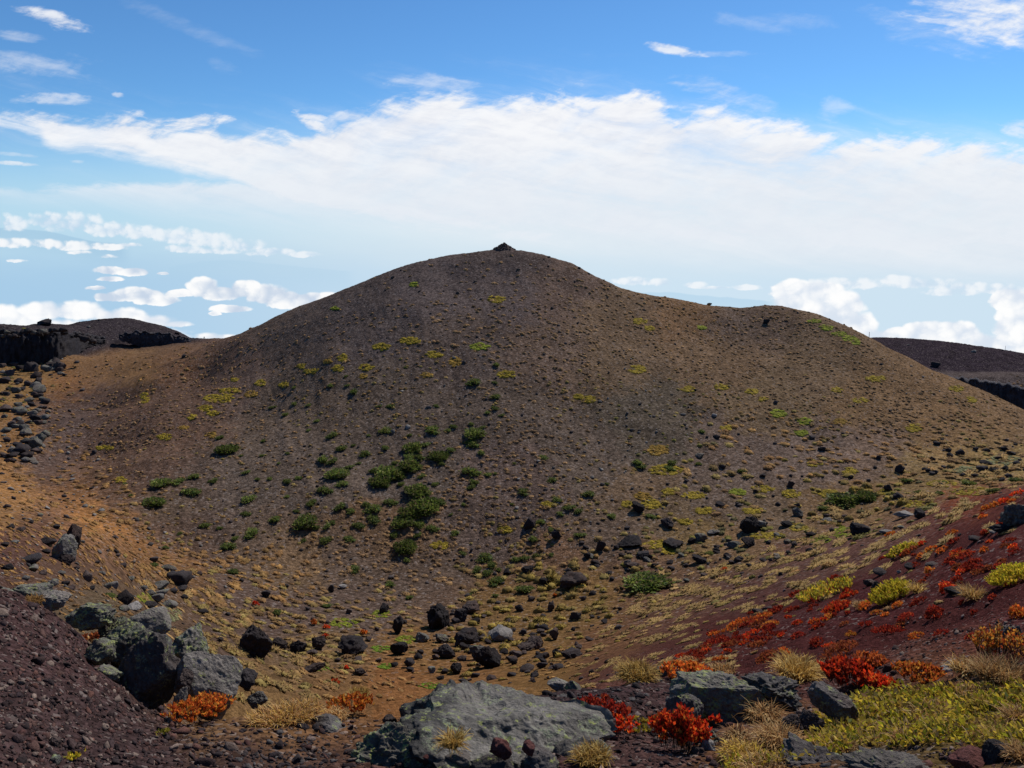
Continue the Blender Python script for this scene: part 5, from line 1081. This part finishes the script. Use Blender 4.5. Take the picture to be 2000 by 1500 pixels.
boulder(196, 1276, 60, 44, 4.0, 'small lichen fragment above the dark one left of the largest boulder', M_lich, 32, depth=.9, grit=.065, sub=4)
boulder(362, 1330, 34, 40, 3.6, 'small brown stone wedged between the two largest left boulders', M_lava2, 33, depth=.9, sub=4)
boulder(350, 1375, 26, 62, 3.4, 'narrow pale slab leaning beside the orange shrub', M_grey, 34, depth=.6, tilt=(0, .25), sub=4)
boulder(481, 1326, 46, 36, 5.6, 'black split block just right of the pale grey boulder', M_lava, 35, depth=.9, sub=4)
boulder(502, 1366, 40, 26, 4.6, 'small broken grey stone in the dry grass right of the left group', M_talus, 36, depth=.9, sub=4)
boulder(642, 1452, 128, 84, 2.75, 'low dark rock with a sunlit right shoulder left of the big slab', M_lichdark, 37, depth=.9, yaw=-.4, tilt=(0, .12), cuts=9, flat=(.75, .2, .6))
slab = boulder(958, 1502, 525, 240, 2.66, 'huge lichen spotted lava slab in the centre foreground', M_slab, 41, sub=7, depth=1.0, taper=.62, yaw=.05, tilt=(-.36, .05), cuts=9, lump=.26, grit=.035, cutlo=.50, flat=(.06, -.04, .99), pits=(30, .13, .13, 1), ridge=.085)
boulder(1150, 1500, 150, 90, 2.42, 'smooth grey sloping tail of rock at the right of the big slab', M_grey, 42, sub=5, depth=.7, yaw=-.5, tilt=(0, .50), cuts=6, lump=.1, grit=.02, flat=(.5, -.4, .75))
boulder(772, 1482, 185, 120, 2.40, 'knobbly lichen lump at the left end of the big slab', M_lich, 43, sub=6, depth=.8, grit=.12, pits=(24, .20, .14), ridge=.08)
boulder(1400, 1376, 186, 100, 3.25, 'long lichen topped rock with a black shaded front at the right', M_lich, 44, sub=6, depth=.55, yaw=.06, cuts=9, lump=.2, flat=(0, .1, 1), grit=.05)
boulder(1335, 1395, 76, 84, 3.05, 'dark squared left end of the long lichen topped rock', M_lichdark, 45, depth=.8, cuts=10, lump=.12)
boulder(1505, 1350, 120, 56, 3.5, 'dark earthy rock under the tall dry grass', M_lichdark, 46, depth=.7, grit=.12)
boulder(1628, 1376, 96, 62, 3.15, 'dark wedge shaped rock beside the leafy mat', M_lichdark, 47, depth=.7, yaw=.2, cuts=9, flat=(.3, -.1, .9))
boulder(1585, 1411, 50, 40, 2.85, 'rounded brown stone at the left edge of the leafy mat, the right one of two', M_lava2, 48, depth=.9, sub=4, cuts=3, lump=.15)
boulder(1549, 1414, 44, 38, 2.82, 'rounded dark stone at the left edge of the leafy mat, the left one of two', M_lava2, 49, depth=.9, sub=4, cuts=4, lump=.15)
boulder(1388, 1447, 66, 62, 2.62, 'knobbly grey rock touching the bright red bush', M_lichdark, 50, depth=.9, grit=.10)
boulder(1384, 1457, 30, 24, 2.50, 'small pale stone in front of the knobbly grey rock', M_pale, 51, depth=.9, sub=4)
boulder(1600, 1492, 170, 58, 2.36, 'dark ragged rock at the bottom edge below the leafy mat', M_lichdark, 52, sub=5, depth=.7, grit=.11)
boulder(1730, 1496, 160, 50, 2.30, 'coarse grey speckled rock at the bottom edge right of centre', M_grey, 53, sub=5, depth=.7, grit=.12)
boulder(1893, 1490, 76, 44, 2.32, 'reddish brown stone at the bottom right', M_red, 54, depth=.9, sub=4, cuts=4)
boulder(1950, 1484, 62, 60, 2.34, 'black pitted stone at the bottom right corner', M_lava, 55, depth=.9, sub=4)
boulder(1285, 1488, 70, 26, 2.42, 'pale flat stone lying below the bright red bush', M_pale, 56, depth=.7, sub=4, tilt=(0, -.12))
boulder(978, 1462, 44, 40, 2.26, 'dark red angular stone lying on the big slab', M_red, 57, depth=.9, sub=4)
boulder(1032, 1462, 26, 24, 2.27, 'small round dark red stone on the big slab', M_red, 58, depth=.9, sub=3)
boulder(960, 1492, 90, 44, 2.28, 'dark stone at the bottom edge in front of the big slab', M_lichdark, 59, depth=.9, sub=4)
boulder(890, 1484, 60, 36, 2.32, 'grey stone at the bottom edge in front of the big slab', M_grey, 60, depth=.9, sub=4)
boulder(1055, 1492, 80, 50, 2.30, 'rough dark stone at the bottom edge under the sloping tail', M_lichdark, 61, depth=.9, sub=4, grit=.1)
boulder(825, 1480, 34, 40, 2.33, 'small dark red stone at the left front of the big slab', M_red, 62, depth=.9, sub=4)
boulder(1090, 1338, 44, 24, 3.5, 'small squared grey rock behind the right end of the big slab', M_grey, 63, depth=.9, sub=4)
boulder(1118, 1344, 40, 26, 3.45, 'lichen spotted grey rock behind the right end of the big slab', M_lich, 64, depth=.9, sub=4)
boulder(1095, 1376, 40, 30, 3.2, 'dark stone against the upper right side of the big slab', M_lichdark, 65, depth=.9, sub=4)
boulder(1122, 1377, 22, 26, 3.1, 'small lichen stone standing on the dark scree right of the big slab', M_lich, 66, depth=.9, sub=4)
boulder(1978, 1258, 74, 66, 4.3, 'rough grey rock at the right edge below the red slope', M_lichdark, 67, depth=.9, grit=.12)
boulder(1872, 1302, 72, 26, 4.0, 'pale grey slab leaning in the grass at the right', M_pale, 68, depth=.6, sub=4, tilt=(0, -.42), cuts=8)
boulder(1290, 1310, 30, 16, 4.2, 'small pale stone beside the golden grass tuft', M_talus, 69, depth=.9, sub=3)

# ------------------------------------------------------------------ loose scoria of the near rim
GT = [(100,1300,565,3.55,'r'),(100,1450,565,4.34,'r'),(350,1450,565,4.34,'r'),(550,1460,508,4.34,'d'),(480,1400,133,3.55,'r'),(640,1400,145,3.55,'r'),(900,1470,394,4.74,'d'),(750,1400,225,3.55,'r'),(1180,1370,565,3.55,'d'),(1250,1420,451,3.95,'r'),(1250,1480,339,4.34,'r'),(1120,1340,565,3.16,'d'),(1350,1330,339,3.16,'d'),(1450,1400,282,3.95,'r'),(1500,1480,169,4.34,'r'),
      (1600,1320,225,3.16,'r'),(1700,1330,282,3.16,'r'),(1700,1480,339,4.34,'d'),(1850,1480,339,4.34,'r'),(1850,1300,169,3.16,'r'),(1950,1400,66,3.55,'r'),(1750,1400,78,3.55,'r'),(0,1200,565,3.55,'r'),(200,1250,565,3.55,'r'),(-60,1400,565,4.34,'r'),(2060,1400,169,3.95,'r'),(2200,1330,230,4.0,'r'),(-250,1320,230,4.0,'r'),(1000,1600,451,5.52,'r'),(300,1600,451,5.52,'r'),(1700,1600,339,5.52,'r')]
X, Y, S, Kc = scatter_pixels(GT, (-300, 1140, 2330, 1640), g, 9)
a_, l_ = hits(X, Y, 1.5); r_ = np.exp(l_); ok = (r_ < 7.5)
S, a_, l_, X, Y = S[ok], a_[ok], l_[ok], X[ok], Y[ok]; Kc = [k for k, q in zip(Kc, ok) if q]
p_, n_, e_, d_ = frames(a_, l_); N = len(S)
RC = {'r': [(.050, .031, .029), (.038, .025, .024), (.066, .033, .029), (.028, .020, .021), (.080, .045, .038), (.13, .095, .08), (.05, .033, .031), (.042, .028, .028), (.034, .025, .025), (.15, .11, .09), (.10, .05, .04)],
      'd': [(.030, .024, .025), (.040, .031, .032), (.055, .042, .04), (.026, .02, .021), (.075, .068, .066), (.034, .028, .028)]}
colr = np.array([RC[k][g.integers(0, len(RC[k]))] for k in Kc]) * (1 + .15 * g.normal(size=(N, 1)))
GTPL = []
for s in range(10):
    v, f = rock_shape(220 + s, 0 if s < 5 else 1, cuts=7, lump=.5, grit=.12); v = v.copy(); v[:, 2] -= .38; GTPL.append((v, f, np.random.default_rng(s).uniform(.85, 1.15, len(v))))
pxs = np.minimum(S * .86 * np.exp(.66 * g.normal(size=N)), 30); size = pxs / ppm(p_.T)
bigs = np.argsort(-pxs - .01 * g.normal(size=N))[:60]; bigs = [i for i in bigs if 10 < X[i] < 1990 and Y[i] < 1490]; rest = np.setdiff1d(np.arange(N), bigs)
n_ = n_ + .45 * g.normal(size=n_.shape); n_[:, 2] = np.abs(n_[:, 2]) + .3; n_ /= np.linalg.norm(n_, axis=1, keepdims=True)
d_ = np.cross(n_, e_); d_ /= np.linalg.norm(d_, axis=1, keepdims=True); e_ = np.cross(d_, n_)
me = scatter_mesh('gravel', GTPL, p_[rest], n_[rest], e_[rest], d_[rest], size[rest], g.uniform(.40, .95, len(rest)), g.uniform(.75, 1.9, len(rest)), colr[rest], M_scoria, up=.15, g=g)
tag(link('scoria_gravel', me, None), 'loose purple brown scoria gravel covering the near rim', None, None, 'stuff')
for i in bigs:
    m_ = random.choice([M_lava2, M_lichdark, M_lava2, M_red, M_grey]); W = size[i] * .95
    o = link('scoria_stone', rock_mesh(240 + i % 8, m_, 3, lump=.3, grit=.07), None, loc=p_[i] - np.array([0, 0, W * .2]), rot=(random.uniform(-.3, .3), random.uniform(-.3, .3), random.uniform(0, 6.28)), scl=(W * 1.15, W, W * .75))
    left = X[i] < 740
    tag(o, 'fist sized scoria stone lying on the dark gravel of the left foreground' if left else 'fist sized scoria stone on the gravel right of the big slab', 'stone', 'larger stones on the left gravel' if left else 'larger stones on the right gravel')

# ------------------------------------------------------------------ autumn shrubs and grasses
REDS = [(.72, .045, .014), (.80, .085, .018), (.58, .030, .012), (.75, .15, .024), (.42, .022, .012), (.30, .030, .014), (.50, .17, .03)]
DREDS = [(.24, .018, .012), (.32, .034, .016), (.17, .016, .012), (.36, .06, .022)]
ORNG = [(.52, .13, .022), (.46, .095, .02), (.58, .20, .03), (.38, .07, .02), (.50, .24, .04)]
RUST = [(.30, .07, .025), (.24, .05, .022), (.36, .11, .03), (.18, .04, .02)]
LIME = [(.46, .39, .026), (.56, .43, .032), (.32, .32, .024), (.60, .43, .04), (.44, .27, .036)]
def shrub_parts(seed, n, cols, leaf=(.16, .26), tall=.75, stems=16, round_=.5):
    """unit shrub, 1 wide: upright twigs with leaves along them"""
    g = np.random.default_rng(seed)
    ns = max(stems, n // 9); a = g.uniform(0, 2*np.pi, ns); rr = .46 * np.sqrt(g.uniform(0, 1, ns))
    B = np.stack([np.cos(a) * rr, np.sin(a) * rr * .8, np.zeros(ns)], 1)
    H = tall * (1 - round_ * (rr / .46) ** 2) * g.uniform(.65, 1.1, ns)
    T = B + np.stack([np.cos(a) * rr * .25 + g.normal(size=ns) * .03, np.sin(a) * rr * .25 + g.normal(size=ns) * .03, H], 1)
    k = g.integers(0, ns, n); t = g.uniform(.30, 1.0, n) ** .7
    P = B[k] + (T[k] - B[k]) * t[:, None]
    ang = g.uniform(0, 2*np.pi, n); D = np.stack([np.cos(ang) * .55, np.sin(ang) * .55, g.uniform(.4, 1.3, n)], 1)
    L = g.uniform(*leaf, n)
    v, f = leaf_quads(P, D, g.normal(size=(n, 3)), L, L * g.uniform(.38, .55, n))
    c = rep4(pick(g, n, cols, .2))
    # twigs
    sv, sf = [], []
    for i in range(ns):
        q = np.array([[-.006, 0, 0], [.006, 0, 0], [0, .009, 0]]); sv.append(np.concatenate([B[i] + q, T[i] + q * .5]))
        o = i * 6; sf += [(o, o+1, o+4, o+3), (o+1, o+2, o+5, o+4), (o+2, o, o+3, o+5)]
    return v, f, c, np.concatenate(sv), np.array(sf)
def shrub(px, pyb, w, h, label, cols, n=500, seed=0, leafpx=11, name='autumn_shrub', cat='shrub', group=None, rmin=1.9, r=None, depth=.8, parts=True, round_=.5, lay=False):
    if r: p, s = at_r(px, pyb, r)
    else: p, _ = at(px, pyb, rmin)
    pm = ppm(p); W = w / pm; lf = leafpx / w
    e = math.atan2(EYE - p.z, math.hypot(p.x, p.y)); H = max(.25 * W, (h / pm - .35 * W * depth * math.sin(e)) / math.cos(e))
    v, f, c, sv, sf = shrub_parts(seed, n, cols, (lf * .75, lf * 1.25), H / W, round_=round_)
    S = np.array([W, W * depth, W])
    d = Vector((p.x, p.y, 0)).normalized(); loc = p + d * W * depth * .35
    yaw = math.atan2(-p.x, p.y)
    if parts:
        o = bpy.data.objects.new(name, None); C.objects.link(o); o.location = loc; o.rotation_euler = (0, 0, yaw)
        m1 = add_mesh_np('leaves', v * S, f, False, c); link('leaves', m1, M_leaf, o)
        m2 = add_mesh_np('twigs', sv * S, sf, False); link('twigs', m2, M_twig, o)
    else:
        m1 = add_mesh_np('leaves', v * S, f, False, c); o = link(name, m1, M_leaf, None, loc=loc, rot=(0, 0, yaw))
        if lay:
            nrm_ = Vector(gnormal(np.array([math.atan2(p.x, p.y)]), np.array([math.log(math.hypot(p.x, p.y))]))[0]).lerp(Vector((0, 0, 1)), .15).normalized()
            ex = Vector((-nrm_.y, nrm_.x, 0)).normalized(); ex = -ex if ex.x < 0 else ex
            o.location = p; o.matrix_world = Matrix.Translation(p) @ Matrix((ex, nrm_.cross(ex), nrm_)).transposed().to_4x4()
    return tag(o, label, cat, group)
shrub(1328, 1470, 104, 76, 'brightest scarlet bush in the right foreground', REDS, 1500, 1, 12)
shrub(1165, 1425, 116, 52, 'dark red twiggy bush on the scree right of the big slab', DREDS, 1000, 2, 11)
shrub(1192, 1440, 96, 28, 'low scarlet strip of shrub at the foot of the dark red bush', REDS, 500, 3, 10)
shrub(1395, 1420, 20, 22, 'tiny red sprig beside the earthy rock', REDS, 60, 4, 9, r=3.0)
shrub(392, 1412, 112, 42, 'bright orange shrub at the foot of the pale grey boulder', ORNG, 1300, 5, 9)
shrub(685, 1398, 78, 34, 'orange shrub left of the big slab', ORNG, 700, 6, 9)
shrub(1665, 1350, 108, 54, 'large deep red shrub above the leafy mat', DREDS + REDS[:2], 1500, 7, 11)
shrub(1722, 1352, 56, 24, 'low red shrub at the right foot of the deep red shrub', REDS, 450, 8, 10)
shrub(1700, 1308, 64, 28, 'rust orange shrub behind the deep red shrub', RUST + ORNG[:2], 600, 9, 9)
shrub(1800, 1340, 96, 34, 'wide orange shrub right of the deep red shrub', ORNG + RUST[:1], 1000, 10, 10)
shrub(1340, 1336, 92, 34, 'orange red shrub right of the golden grass tuft', ORNG + REDS[3:4], 1000, 11, 9)
shrub(262, 1272, 0, 0, '', RUST, 10, 12) if False else None
shrub(182, 1264, 46, 24, 'small rust red shrub on the upper left scree', RUST, 260, 12, 9)
shrub(318, 1440, 22, 14, 'tiny yellow sprig on the left gravel, the upper one', [(.30, .26, .03), (.24, .2, .03)], 50, 13, 8)
shrub(148, 1488, 34, 16, 'tiny yellow green plant at the bottom of the left gravel', LIME, 70, 14, 9)
shrub(1250, 1418, 30, 16, 'small yellow plant on the scree beside the bright red bush, the upper one', [(.34, .22, .03), (.28, .2, .03)], 70, 15, 8)
shrub(1252, 1435, 34, 12, 'small yellow plant on the scree beside the bright red bush, the lower one', [(.34, .26, .03), (.28, .22, .03)], 70, 16, 8)
shrub(1962, 1298, 110, 70, 'orange and tan shrub at the right edge under the grey rock', ORNG[2:] + [(.30, .17, .06)], 900, 17, 9)
# shrubs dotted over the red slope
SL = [(1450,1222,54,16,'o'),(1505,1226,40,13,'O'),(1559,1221,22,11,'r'),(1660,1168,42,18,'r'),(1636,1192,62,22,'r'),(1692,1188,36,16,'o'),(1828,1206,44,26,'d'),(1853,1158,36,26,'r'),(1818,1120,24,14,'O'),(1990,1206,40,26,'o'),(1597,1260,36,18,'d'),(1662,1245,22,13,'O'),
 (1735,1238,62,18,'d'),(1790,1246,36,13,'o'),(1643,1278,88,20,'u'),(1480,1264,40,12,'u'),(1405,1292,28,12,'o'),(1372,1293,20,9,'u'),(1531,1278,24,14,'o'),(1500,1290,60,16,'u'),(1430,1260,52,11,'d'),(1350,1281,36,12,'d'),(1540,1210,16,9,'r'),(1618,1210,30,12,'O'),(1755,1185,34,11,'o'),(1795,1181,44,12,'d'),
 (1975,1145,24,12,'o'),(1770,1085,26,10,'r'),(1865,1085,20,10,'r'),(1925,1045,22,12,'d'),(1925,1078,24,11,'o'),(1900,1105,50,10,'d'),(1880,1120,34,10,'r'),(1870,1135,16,9,'r'),(1730,1205,20,10,'o'),(1770,1210,40,9,'d'),(1905,1200,18,10,'d'),(1900,1248,30,12,'d'),(1955,1252,36,14,'r'),(1690,1222,30,10,'d'),
 (1560,1245,34,9,'d'),(1525,1240,26,8,'d'),(1470,1240,34,9,'r'),(1420,1276,22,9,'r'),(1600,1225,24,9,'d'),(1590,1230,18,8,'r'),(1712,1200,26,9,'O'),(1800,1090,22,9,'o'),(1935,995,44,10,'o'),(1960,985,40,9,'r'),(1860,1045,22,8,'o'),(1740,1046,24,8,'o'),(1416,1116,14,8,'r'),(1085,1165,10,7,'o'),(498,1182,16,8,'r'),(612,1220,14,9,'o'),(637,1228,14,7,'r'),(636,1246,12,7,'r'),(676,1308,9,7,'r'),(710,1240,14,10,'o'),(655,1335,14,9,'r'),
 (1590,1188,20,9,'d'),(1620,1265,30,9,'r'),(1650,1222,24,8,'u'),(1760,1225,30,9,'u'),(1840,1240,36,9,'d'),(1880,1180,20,8,'d'),(1940,1170,22,9,'d'),(1950,1110,20,9,'d'),(1980,1070,24,9,'r')]
_g = np.random.default_rng(5)
for _k in range(120):
    _x = _g.uniform(1330, 1990); _y = 1296 - (_x - 1330) * .30 - _g.uniform(0, 1) * (40 + (_x - 1330) * .16) + 8
    if not (1660 < _x < 1800 and 1110 < _y < 1185): SL.append((round(_x), round(_y), int(_g.uniform(12, 46)), int(_g.uniform(6, 10)), 'ddurdo'[int(_g.integers(0, 6))]))
SC_ = {'o': ORNG + REDS[3:4], 'O': ORNG[2:], 'r': REDS + DREDS[1:2], 'd': DREDS, 'u': RUST}
SN = {'o': 'orange red', 'O': 'orange', 'r': 'bright red', 'd': 'dark red', 'u': 'rust brown'}
SLL = {(1828, 1206): 'dome shaped dark red shrub lowest in the middle of the red slope', (1853, 1158): 'bright red shrub beside the tan grass on the red slope', (1990, 1206): 'orange red shrub cut by the right edge on the red slope', (1643, 1278): 'long rust brown shrub streak above the dry grass',
       (1735, 1238): 'wide dark red shrub low on the red slope', (1636, 1192): 'longest bright red shrub left of the standing black stone', (1660, 1168): 'bright red shrub just left of the standing black stone', (1818, 1120): 'round orange shrub right of the lime mat', (1450, 1222): 'orange red shrub at the left top edge of the red slope'}
for i, (x, y, w, h, k) in enumerate(SL):
    left = x < 1250
    lb = SLL.get((x, y)) or ('%s small shrub dotted on the %s' % (SN[k], 'grassy crater floor' if left else 'red scoria slope at the right'))
    shrub(x, y, w, h, lb, SC_[k], int(80 + w * h * .9), 30 + i, 4.5 if w < 40 else 5.2, group='%s shrubs on the %s' % (SN[k], 'crater floor' if left else 'red slope'), parts=False, depth=.8, round_=.75, lay=True)
for x, y, w, h, lb in ((1745, 1172, 92, 44, 'lime green leafy mat beside the standing black stone'), (1618, 1166, 120, 22, 'long thin olive green mat left of the standing black stone'), (1985, 1138, 104, 44, 'bright lime green mat at the right edge on the red slope'), (1766, 1084, 66, 26, 'olive mat on the striped slope at the right')):
    shrub(x, y, w, h, lb, LIME if h > 40 else LIME[2:] + [(.18, .16, .03)], 3400 if h > 40 else 1600, int(x), 6, name='leafy_mat', cat='shrub', parts=False, depth=.9, round_=.5, lay=True)

def tuft(px, pyb, w, h, label, cols, n=260, seed=0, bladepx=2.2, spread=.7, arc=.35, r=None, group=None, depth=.8, R0=.30):
    g = np.random.default_rng(900 + seed)
    if r: p, _ = at_r(px, pyb, r)
    else: p, _ = at(px, pyb, 1.9)
    pm = ppm(p); W = w / pm; H = h / pm
    v, f, c = grass_blades(g, n, R0 * W, (H * .50, H * 1.0), bladepx * 1.35 / pm, spread, cols, arc, squash=depth)
    d = Vector((p.x, p.y, 0)).normalized()
    me = add_mesh_np('blades', v, f, False, c); o = link('grass_tuft', me, M_blade, None, loc=p + d * W * .2, rot=(0, 0, math.atan2(-p.x, p.y)))
    return tag(o, label, 'grass', group)
GOLD = [(.44, .26, .055), (.52, .33, .08), (.34, .19, .04), (.24, .125, .03), (.58, .42, .15)]
STRAW = [(.42, .22, .07), (.48, .29, .11), (.34, .165, .055), (.23, .11, .04), (.55, .38, .17)]
tuft(1243, 1332, 100, 40, 'round golden grass tuft on the rim beside the orange red shrub', GOLD, 700, 1, 1.9, .95)
tuft(1555, 1330, 110, 50, 'tall golden grass tuft on top of the dark earthy rock', GOLD, 620, 2, 1.9, .7)
tuft(1610, 1318, 60, 26, 'thin dry grass between the tall tuft and the deep red shrub', STRAW, 220, 3, 1.8)
tuft(1410, 1318, 80, 16, 'short brown grass behind the long lichen topped rock', STRAW, 300, 4, 1.8)
tuft(1492, 1412, 76, 48, 'tangled brown grass tuft in front of the long lichen topped rock', STRAW, 480, 5, 2.2, 1.0, .6)
tuft(1530, 1378, 40, 24, 'small golden grass tuft beside the tiny red sprig', GOLD, 160, 6, 2.0)
tuft(1440, 1452, 70, 50, 'sparse brown arching grass beside the knobbly grey rock', STRAW[2:], 170, 7, 2.0, 1.2, .8)
tuft(1520, 1470, 110, 56, 'dense straw grass clump below the rounded stones', STRAW, 900, 8, 2.2, .8, .5)
tuft(1450, 1496, 120, 40, 'golden green grass at the bottom edge right of the bright red bush', GOLD + LIME[3:], 700, 9, 2.2, .8, .5)
tuft(885, 1462, 50, 42, 'small golden tuft growing on the big slab', GOLD, 260, 10, 2.1, .8, r=2.26)
tuft(1155, 1496, 110, 36, 'golden grass at the bottom edge on the sloping tail of the slab', GOLD, 420, 11, 2.2, .8, r=2.3)
tuft(560, 1418, 170, 26, 'wide dry straw grass patch right of the orange shrub', STRAW + GOLD[:2], 1100, 12, 1.9, .8, depth=.5, R0=.42)
tuft(700, 1366, 70, 18, 'dry grass fringe behind the orange shrub left of the slab', GOLD, 280, 13, 1.7, .8)
tuft(650, 1412, 90, 20, 'straw grass under the orange shrub left of the slab', STRAW, 420, 14, 1.9, .8)
tuft(1888, 1320, 90, 36, 'brown grass tuft under the pale leaning slab', GOLD[2:] + STRAW, 420, 15, 2.0, .8)
tuft(1965, 1345, 130, 56, 'tall straw grass at the right edge above the leafy mat', STRAW, 900, 16, 2.1, .6, .3, depth=.6, R0=.4)
tuft(1990, 1420, 70, 50, 'straw grass at the right edge beside the leafy mat', STRAW, 300, 17, 2.1, .7)
tuft(1995, 1490, 60, 44, 'pale straw grass in the bottom right corner', STRAW, 260, 18, 2.2, .7)
tuft(1900, 1172, 62, 34, 'tan feathery grass clump between the bright red shrub and the lime mat', GOLD + STRAW, 420, 19, 1.3, .8)
tuft(1790, 1158, 34, 28, 'tan grass clump at the right end of the lime mat', GOLD, 220, 20, 1.2, .8)
tuft(1680, 1190, 40, 20, 'tan grass at the foot of the standing black stone', STRAW, 200, 21, 1.2, .8)
tuft(1345, 1300, 60, 12, 'low tan grass at the top of the rim behind the orange red shrub', STRAW, 200, 22, 1.4, .8)
tuft(60, 1182, 70, 18, 'orange dry grass behind the left scree between lichen rocks', [(.34, .19, .06), (.28, .15, .05)], 300, 23, 1.5, .8)
tuft(1590, 1462, 60, 26, 'dry curled grass between leafy mat and bottom rock', STRAW, 200, 24, 2.0, 1.0, .7)
tuft(1760, 1452, 60, 30, 'few dry stalks standing in front of the leafy mat', STRAW, 120, 25, 2.0, .7)

# the leafy carpet at the lower right: nobody could count it
g = np.random.default_rng(77)
poly = [(1560, 1475), (1600, 1405), (1640, 1385), (1700, 1362), (1800, 1352), (1900, 1348), (2010, 1345), (2080, 1400), (2080, 1470), (1950, 1468), (1850, 1452), (1760, 1462), (1690, 1455), (1640, 1478), (1480, 1500), (1400, 1510), (1440, 1490)]
def inside_poly(x, y, P):
    c = np.zeros(len(x), bool); j = len(P) - 1
    for i in range(len(P)):
        xi, yi = P[i]; xj, yj = P[j]
        c ^= ((yi > y) != (yj > y)) & (x < (xj - xi) * (y - yi) / (yj - yi + 1e-9) + xi); j = i
    return c
x, y = g.uniform(1390, 2090, 21000), g.uniform(1340, 1512, 21000)
k = inside_poly(x + 8 * fbm2(x / 20, y / 20, 2, 3), y + 6 * fbm2(x / 20, y / 20, 2, 5), poly); x, y = x[k], y[k]
a_, l_ = hits(x, y, 1.7); ok = np.exp(l_) < 6; a_, l_ = a_[ok], l_[ok]
P = gpoint(a_, l_); n = len(P); pm = ppm(P.T); P[:, 2] += g.uniform(0, 1, n) ** 1.2 * 26 / pm * (0.7 + .5 * fbm2(P[:, 0] * 8, P[:, 1] * 8, 2, 4))
ang = g.uniform(0, 2*np.pi, n); D = np.stack([np.cos(ang), np.sin(ang), g.uniform(.1, 1.3, n)], 1)
L = g.uniform(9, 17, n) / pm
v, f = leaf_quads(P, D, g.normal(size=(n, 3)) + np.array([0, 0, .2]), L, L * g.uniform(.32, .48, n))
c = pick(g, n, LIME + LIME + [(.30, .19, .07), (.40, .28, .12), (.16, .07, .03), (.10, .13, .02)], .2)
t_ = sstep(fbm2(P[:, 0] * 5, P[:, 1] * 5, 3, 15), -.2, .55)[:, None]; c = c * (1 - .6 * t_) + pick(g, n, [(.38, .27, .05), (.30, .17, .05), (.42, .34, .06), (.22, .12, .04)], .2) * .6 * t_
me = add_mesh_np('carpet', v, f, False, rep4(c)); me.materials.append(M_leaf)
tag(link('leafy_ground_cover', me, None), 'yellow green leafy carpet at the lower right of the rim', None, None, 'stuff')
gv, gf, gc, off = [], [], [], 0
for x, y, w, n in [(1640,1470,90,90),(1750,1440,160,90),(1850,1400,160,80),(1950,1440,120,120),(1930,1360,120,160),(1500,1500,120,200)]:
    p, _ = at(x, y); pm = ppm(p); v, f, c = grass_blades(g, n, w / pm * .5, (18 / pm, 38 / pm), 2.2 / pm, .7, STRAW, .45, squash=.5)
    gv.append(v + np.array(p)); gf.append(f + off); gc.append(c); off += len(v)
me = add_mesh_np('stalks', np.concatenate(gv), np.concatenate(gf), False, np.concatenate(gc)); me.materials.append(M_blade)
tag(link('dry_grass', me, None), 'dry stalks standing through the leafy carpet', None, None, 'stuff')
